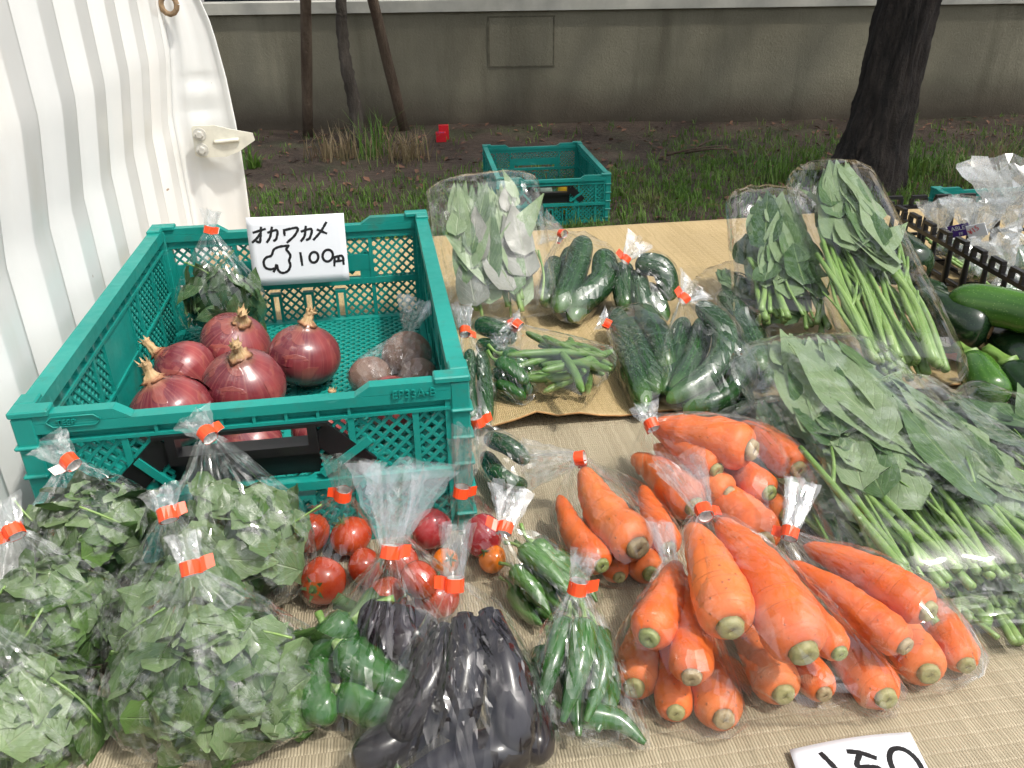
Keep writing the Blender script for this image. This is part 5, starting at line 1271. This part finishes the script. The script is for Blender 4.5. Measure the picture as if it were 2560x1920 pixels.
# big bags lying in front
bundle('leafy_greens', 'broad leaves and long stems in the lowest bag beside the carrots', at_h(2125, 1345, .014), at_h(1690, 885, .030), V((0, 0, 1)), .165, .018, ('long', 'long2', 'long2'), 84, 34, 604, 'sleeve',
       'clear bag of greens lying lowest beside the carrots', .5, .16, 1.0, .05, .4, .0027)
bundle('leafy_greens', 'large frosted leaves and thick stems in the topmost bag at right', at_h(2120, 1262, .050), at_h(1735, 760, .070), U1, .165, .024, ('long2', 'long', 'long2', 'long2'), 120, 34, 605, 'sleeve',
       'largest clear bag of greens lying on top at right', .52, .16, 1.1, .05, .4, .0027, MT + .024)
bundle('leafy_greens', 'pale leaves in the bag running off the right edge', at_h(2330, 1200, .040), at_h(1880, 862, .060), U1, .122, .022, ('long2', 'long', 'long2'), 84, 28, 606, 'sleeve',
       'clear bag of greens running off the right edge', .5, .16, 1.05, .05, .4, .0027, MT + .02)
bundle('leafy_greens', 'dark leaves in the flat bag below the zucchinis', at_h(2420, 1040, .030), at_h(2050, 885, .045), U1, .09, .018, ('greens', 'dark', 'greens'), 24, 8, 607, 'film',
       'clear flat bag of dark greens below the zucchinis', .5, .2, 1.0, .05, .4, .003, MT + .02)
bundle('leafy_greens', 'dark green leaves lying behind the long cucumbers', at_h(1690, 690, .03), at_h(1560, 600, .05), V((0, 0, 1)), .10, .018, ('greens', 'dark', 'greens2'), 20, 5, 608, 'film',
       'clear bag of dark leaves behind the long cucumbers', .5, .15, .9, .10, .5)
bundle('leafy_greens', 'short green stems in the bag at the lower right under the others', at_h(2200, 1390, .012), at_h(2080, 1230, .016), V((0, 0, 1)), .12, .012, ('greens', 'greens2'), 14, 14, 609, 'film',
       'clear bag of stems at the lower right under the large bag', .9, .5, .8, .05, .4)
# bag of thick leaves in the crate
c = atY(478, 655, 1.035); rx = sz(92, c)
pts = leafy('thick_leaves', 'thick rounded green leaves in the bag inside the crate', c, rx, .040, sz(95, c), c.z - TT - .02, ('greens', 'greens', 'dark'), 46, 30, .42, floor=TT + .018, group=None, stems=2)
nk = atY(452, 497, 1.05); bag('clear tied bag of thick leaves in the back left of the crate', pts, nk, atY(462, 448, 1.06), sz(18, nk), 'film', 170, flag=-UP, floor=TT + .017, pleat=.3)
# bag of brown roots in the crate
p = []
for k, (x, y, rp, h) in enumerate(((800, 815, 44, .03), (880, 770, 52, .036), (905, 815, 40, .03))):
    q = at(x, y, TT + .016 + h); r = sz(rp, q)
    p += ball('brown_root', M['taro'], q, r, ('brown root vegetable, left one', 'brown root vegetable, upper one', 'brown root vegetable, lower right one')[k] + ' in the bag inside the crate', 'root vegetable', 'brown roots in the crate bag', 180 + k, (.6, .2, .5), 1.05, lob=(3, .06))
nk = atY(880, 715, (at(880, 770, TT + .05)).y + .03); bag('clear bag of brown roots in the right of the crate', p, nk, atY(903, 645, nk.y + .01), sz(34, nk), 'dew', 171, floor=TT + .015, tiem=False)

# ------------------------------------------------------------------ zucchinis
zf = lambda t: (1 - abs(2 * t - 1) ** 4.2) ** .5 * (.82 + .18 * t) * .97 + .03
ZG = 'zucchinis piled before the black basket'
for k, (pts, rp, mt, tip, lab) in enumerate((
        ([(1915, 512, .080), (1950, 550, .078), (1990, 585, .072)], 44, 'zdark', 'scar', 'dark zucchini with yellow scarred end beside the basket'),
        ([(1880, 560, .05), (1920, 580, .045), (1948, 600, .04)], 26, 'zmid', None, 'small green zucchini tip behind the right tall bag'),
        ([(2300, 705, .085), (2180, 668, .085), (2045, 648, .080)], 44, 'zmid', None, 'long mid green zucchini lying across the top right'),
        ([(1975, 642, .060), (2060, 690, .060), (2140, 718, .055)], 50, 'zdark', 'scar', 'dark zucchini pointing at the viewer, middle of the pile'),
        ([(1990, 690, .036), (2040, 718, .034), (2078, 738, .034)], 36, 'zlight', 'scar', 'light green zucchini with brown scar beside the dark one'),
        ([(2130, 700, .03), (2190, 760, .03), (2240, 800, .03)], 56, 'zdark', 'scar', 'thick dark zucchini at the right edge'),
        ([(2095, 772, .046), (2125, 822, .042), (2150, 865, .036)], 42, 'zmid', 'stem', 'green zucchini with pale stem facing the viewer'),
        ([(2175, 790, .045), (2215, 840, .035), (2250, 890, .03)], 44, 'zdark', 'stem', 'dark zucchini with pale stem at the right edge'),
        ([(1960, 610, .03), (2000, 635, .028), (2040, 650, .026)], 34, 'zdark', None, 'dark zucchini underneath beside the basket foot'),
        ([(2040, 762, .012), (2075, 764, .012), (2100, 768, .012)], 16, 'orangetom', None, 'yellow orange vegetable showing under the pile'))):
    P = L3(pts); longveg('zucchini', M[mt], P, sz(rp * 1.1, P[1]), lab, 'zucchini', ZG, 700 + k, 24, zf, .04, None, tip, M['zstem'] if tip == 'stem' else M['zend'], 24)

# ------------------------------------------------------------------ black plastic basket
A = at(1905, 436, MT + .098); A.z = MT + .003; B0 = at(2212, 603, MT + .098); B0.z = MT + .003
e1 = (B0 - A); e1.z = 0; e1.normalize(); e2 = V((-e1.y, e1.x, 0))
BH = .098; BL = .56; BD = .34
bk = thing('black_basket', 'black plastic basket with open comb sides behind the zucchinis', 'basket', A + e1 * BL / 2 + e2 * BD / 2)
def bside(P, d, n, L_, out, name):
    z = V((0, 0, 1))
    mb = MB(); mb.box(P + d * L_ / 2 + z * .004, d * L_ / 2, out * .004, z * .004); mb.box(P + d * L_ / 2 + z * BH * .38, d * L_ / 2, out * .002, z * .0025)
    mb.build(name, M['black'], bk, smooth=False)
    step = L_ / n
    for k in range(n + 1):
        q = P + d * step * k
        mb = MB(); mb.sweep([q + z * (BH * f) for f in (.05, .2, .4, .6, .78, .88)], [(w_, .0035) for w_ in (.0042, .0062, .0075, .0062, .0038, .0042)], 8, flat=d); mb.build('post', M['black'], bk)
        if k < n:
            mb = MB(); a = q + z * BH * .865
            mb.box(a + d * step / 2, d * step / 2, out * .0035, z * .003)
            for s in (.22, .78): mb.box(a + d * step * s + z * .0085, d * .0026, out * .0035, z * .0058)
            mb.box(a + d * step / 2 + z * .0165, d * step * .30, out * .0035, z * .0025)
            mb.build('rim_loop', M['black'], bk, smooth=False)
bside(A, e1, 13, BL, -e2, 'side_frame'); bside(A + e2 * BD, e1, 13, BL, e2, 'side_frame')
bside(A, e2, 8, BD, -e1, 'end_frame'); bside(A + e1 * BL, e2, 8, BD, e1, 'end_frame')
for k in range(9):
    mb = MB(); mb.box(A + e1 * BL / 2 + e2 * (BD * (k + .5) / 9) + V((0, 0, .004)), e1 * (BL / 2 - .005), e2 * .003, (0, 0, .003)); mb.build('base_bar', M['black'], bk, smooth=False)
for k in range(5):
    mb = MB(); mb.box(A + e1 * (BL * (k + .5) / 5) + e2 * BD / 2 + V((0, 0, .0085)), e1 * .003, e2 * (BD / 2 - .005), (0, 0, .0015)); mb.build('cross_bar', M['black'], bk, smooth=False)

# bright crinkled bags in the basket
for k, (x, y, rp, Y, nx_, ny_, tx, ty, wd, n, lab) in enumerate((
        (2050, 565, 42, 1.34, 2035, 505, 2024, 428, 40, 3, 'small bright bag with two flared tips, leftmost in the basket'),
        (2125, 595, 58, 1.24, 2108, 520, 2122, 425, 62, 4, 'bright crinkled bag with price label in the middle of the basket'),
        (2215, 585, 76, 1.26, 2190, 500, 2205, 335, 90, 4, 'tall bright crinkled bag at the right edge'),
        (2190, 640, 46, 1.14, 2178, 585, 2150, 500, 50, 3, 'bright crinkled bag nearest in the basket at right'))):
    rr = random.Random(800 + k); pts = []
    for j in range(n):
        c = atY(x + rr.uniform(-20, 20), y + rr.uniform(-6, 14), Y + rr.uniform(-.02, .02)); c.z = max(MT + .034, c.z - .01); r = sz(rp * .55, c)
        pts += longveg('small_green_pepper', M['pepper'], [c - V((r, 0, -.005)), c, c + V((r, rr.uniform(-.02, .02), 0))], r * .7, 'green pepper inside a bright bag in the black basket', 'pepper', 'green peppers in the black basket', 820 + 10 * k + j, 14, peppf, .15, (3, .1), 'thin', M['stem'], 12)
    nk = atY(nx_, ny_, Y + .01)
    bag(lab, pts, nk, atY(tx, ty, Y + .02), sz(wd, nk), 'glare', 840 + k, tailm='glare', tiem=False, thin=.6, pleat=.4)
# printed labels on the bags
p = atY(2072, 498, 1.255); d1 = (atY(2092, 494, 1.245) - atY(2052, 502, 1.265)).normalized(); d2 = V((0, -.25, 1)); d2 = (d2 - d1 * d2.dot(d1)).normalized(); d3 = d1.cross(d2)
t = thing('printed_label', 'purple printed label on a bag in the basket', 'label', p)
w_ = sz(22, p); mb = MB(); mb.box(p, d1 * w_, d2 * w_ * .62, d3 * .0006); mb.build('label_card', M['purple'], t, smooth=False)
emb(t, 'ABLE', p - d1 * w_ * .72 + d2 * w_ * .05 + d3 * .001, d1, d2, w_ * .62, .0002, M['paper'], 'lettering')
emb(t, 'FF', p - d1 * w_ * .1 - d2 * w_ * .5 + d3 * .001, d1, d2, w_ * .46, .0002, M['paper'], 'lettering')
p = atY(2110, 498, 1.21); t = thing('price_sticker', 'white sticker with red handwritten price on a basket bag', 'label', p)
w_ = sz(20, p); mb = MB(); mb.box(p, d1 * w_, d2 * w_ * .7, d3 * .0006); mb.build('sticker', M['paper'], t, smooth=False)
q1 = (d1 * .92 + d2 * .39).normalized(); q2 = d3.cross(q1)
emb(t, '¥15', p - d1 * w_ * .75 - d2 * w_ * .35 + d3 * .001, q1, q2, w_ * .8, .0002, M['redink'], 'handwriting')

# ------------------------------------------------------------------ paper signs with brush strokes
def ribbon(mb, P, wd, nrm):
    for i in range(len(P) - 1):
        a, b = P[i], P[i + 1]; d = b - a
        if d.length < 1e-6: continue
        d.normalize(); s = nrm.cross(d) * wd * .5
        mb.box((a + b) / 2 + nrm * (.00035 + .00002 * (i % 3)), (b - a) / 2 + d * wd * .22, s * (1 + .12 * math.sin(i * 2.1)), nrm * .00012)
def sign(label, TL, TR, BL_, strokes, conv, wd, film_=False, lean=0.0):
    E1 = TR - TL; E2 = BL_ - TL; nrm = -(E1.cross(E2)).normalized()
    if nrm.dot(CAM - TL) < 0: nrm = -nrm
    t = thing('price_sign', label, 'sign', (TL + TR + BL_ + BL_ + E1) / 4, None)
    nx, ny = 14, 8; mb = MB(); vs_ = []
    def S(a, b): return TL + E1 * a + E2 * b + nrm * (.0035 * math.sin(a * 3.0) * (1 - b * .5) - .002 * b * b)
    for j in range(ny + 1):
        for i in range(nx + 1): vs_.append(S(i / nx, j / ny))
    n = nx + 1; mb.add(vs_, [(j * n + i, j * n + i + 1, (j + 1) * n + i + 1, (j + 1) * n + i) for j in range(ny) for i in range(nx)])
    o = mb.build('paper', M['paper'], t); md = o.modifiers.new('t', 'SOLIDIFY'); md.thickness = .0004; md.offset = 0
    for st in strokes:
        P = [V((x, y, 0)) for x, y in st]
        P = bez(P, max(2, 5 * (len(P) - 1) + 1)) if len(P) > 2 else bez(P, 4)
        mb = MB(); ribbon(mb, [S(*conv(p.x, p.y)) for p in P], wd, nrm); mb.build('pen_stroke', M['ink'], t, smooth=False)
    return t
def el(cx, cy_, rx, ry, n=14): return [(cx + rx * math.sin(a), cy_ - ry * math.cos(a)) for a in [2 * math.pi * i / n for i in range(n + 1)]]
def conv1(x, y):
    # photo-zoom coordinates of the card to card fractions
    e1x, e1y, e2x, e2y = 688., -26., 70., 484.; dx, dy = x - 582, y - 118; det = e1x * e2y - e2x * e1y
    return ((dx * e2y - e2x * dy) / det, (e1x * dy - dx * e1y) / det)
def on_back(x, y, s):
    d = ray(x, y); P0 = CFR + CV * s; return CAM + d * ((P0 - CAM).dot(CV) / d.dot(CV))
S1 = [[(638, 222), (722, 196)], [(692, 184), (690, 250), (686, 288), (662, 282)], [(688, 228), (664, 262), (634, 290)],
      [(740, 222), (804, 206), (802, 262), (784, 280)], [(768, 184), (758, 250), (736, 290)],
      [(854, 206), (859, 242)], [(850, 206), (946, 190), (932, 240), (878, 292)],
      [(975, 216), (1046, 200), (1038, 260), (1014, 276)], [(1006, 180), (1000, 246), (976, 284)],
      [(1150, 154), (1112, 220), (1064, 276)], [(1088, 204), (1156, 232)],
      [(890, 314), (830, 320), (786, 340), (770, 382), (734, 396), (716, 426), (728, 466), (766, 481), (808, 470)], [(806, 448), (800, 474), (788, 500)],
      [(811, 452), (822, 490), (852, 508), (890, 494), (906, 455), (896, 420), (904, 386), (888, 358), (874, 340), (890, 312)],
      [(974, 365), (991, 456)], el(1072, 400, 31, 38), el(1171, 390, 37, 42),
      [(1222, 402), (1222, 466)], [(1220, 402), (1276, 396), (1290, 456)], [(1250, 400), (1251, 432)], [(1222, 434), (1286, 428)]]
sign('white card reading \u30aa\u30ab\u30ef\u30ab\u30e1 100\u5186 in black marker above the onions', on_back(530, 470, .492), on_back(742, 460, .497), on_back(549, 619, .478), S1, conv1, .0031)
TL = at_h(1705, 1620, .003); TR = at_h(1965, 1583, .003); BL2 = at_h(1765, 1790, .003)
def conv2(x, y): return ((x - 1110) / 545., (y - 1575 + (x - 1110) * .139) / 400.)
S2 = [[(1232, 1612), (1262, 1680), (1290, 1760)], [(1345, 1612), (1395, 1622), (1450, 1650)], [(1392, 1622), (1362, 1690), (1440, 1700), (1460, 1760), (1400, 1800)], el(1565, 1690, 62, 95)]
sign('white price card reading 150 lying on the mat at the bottom edge', TL, TR, BL2, S2, conv2, .0034)
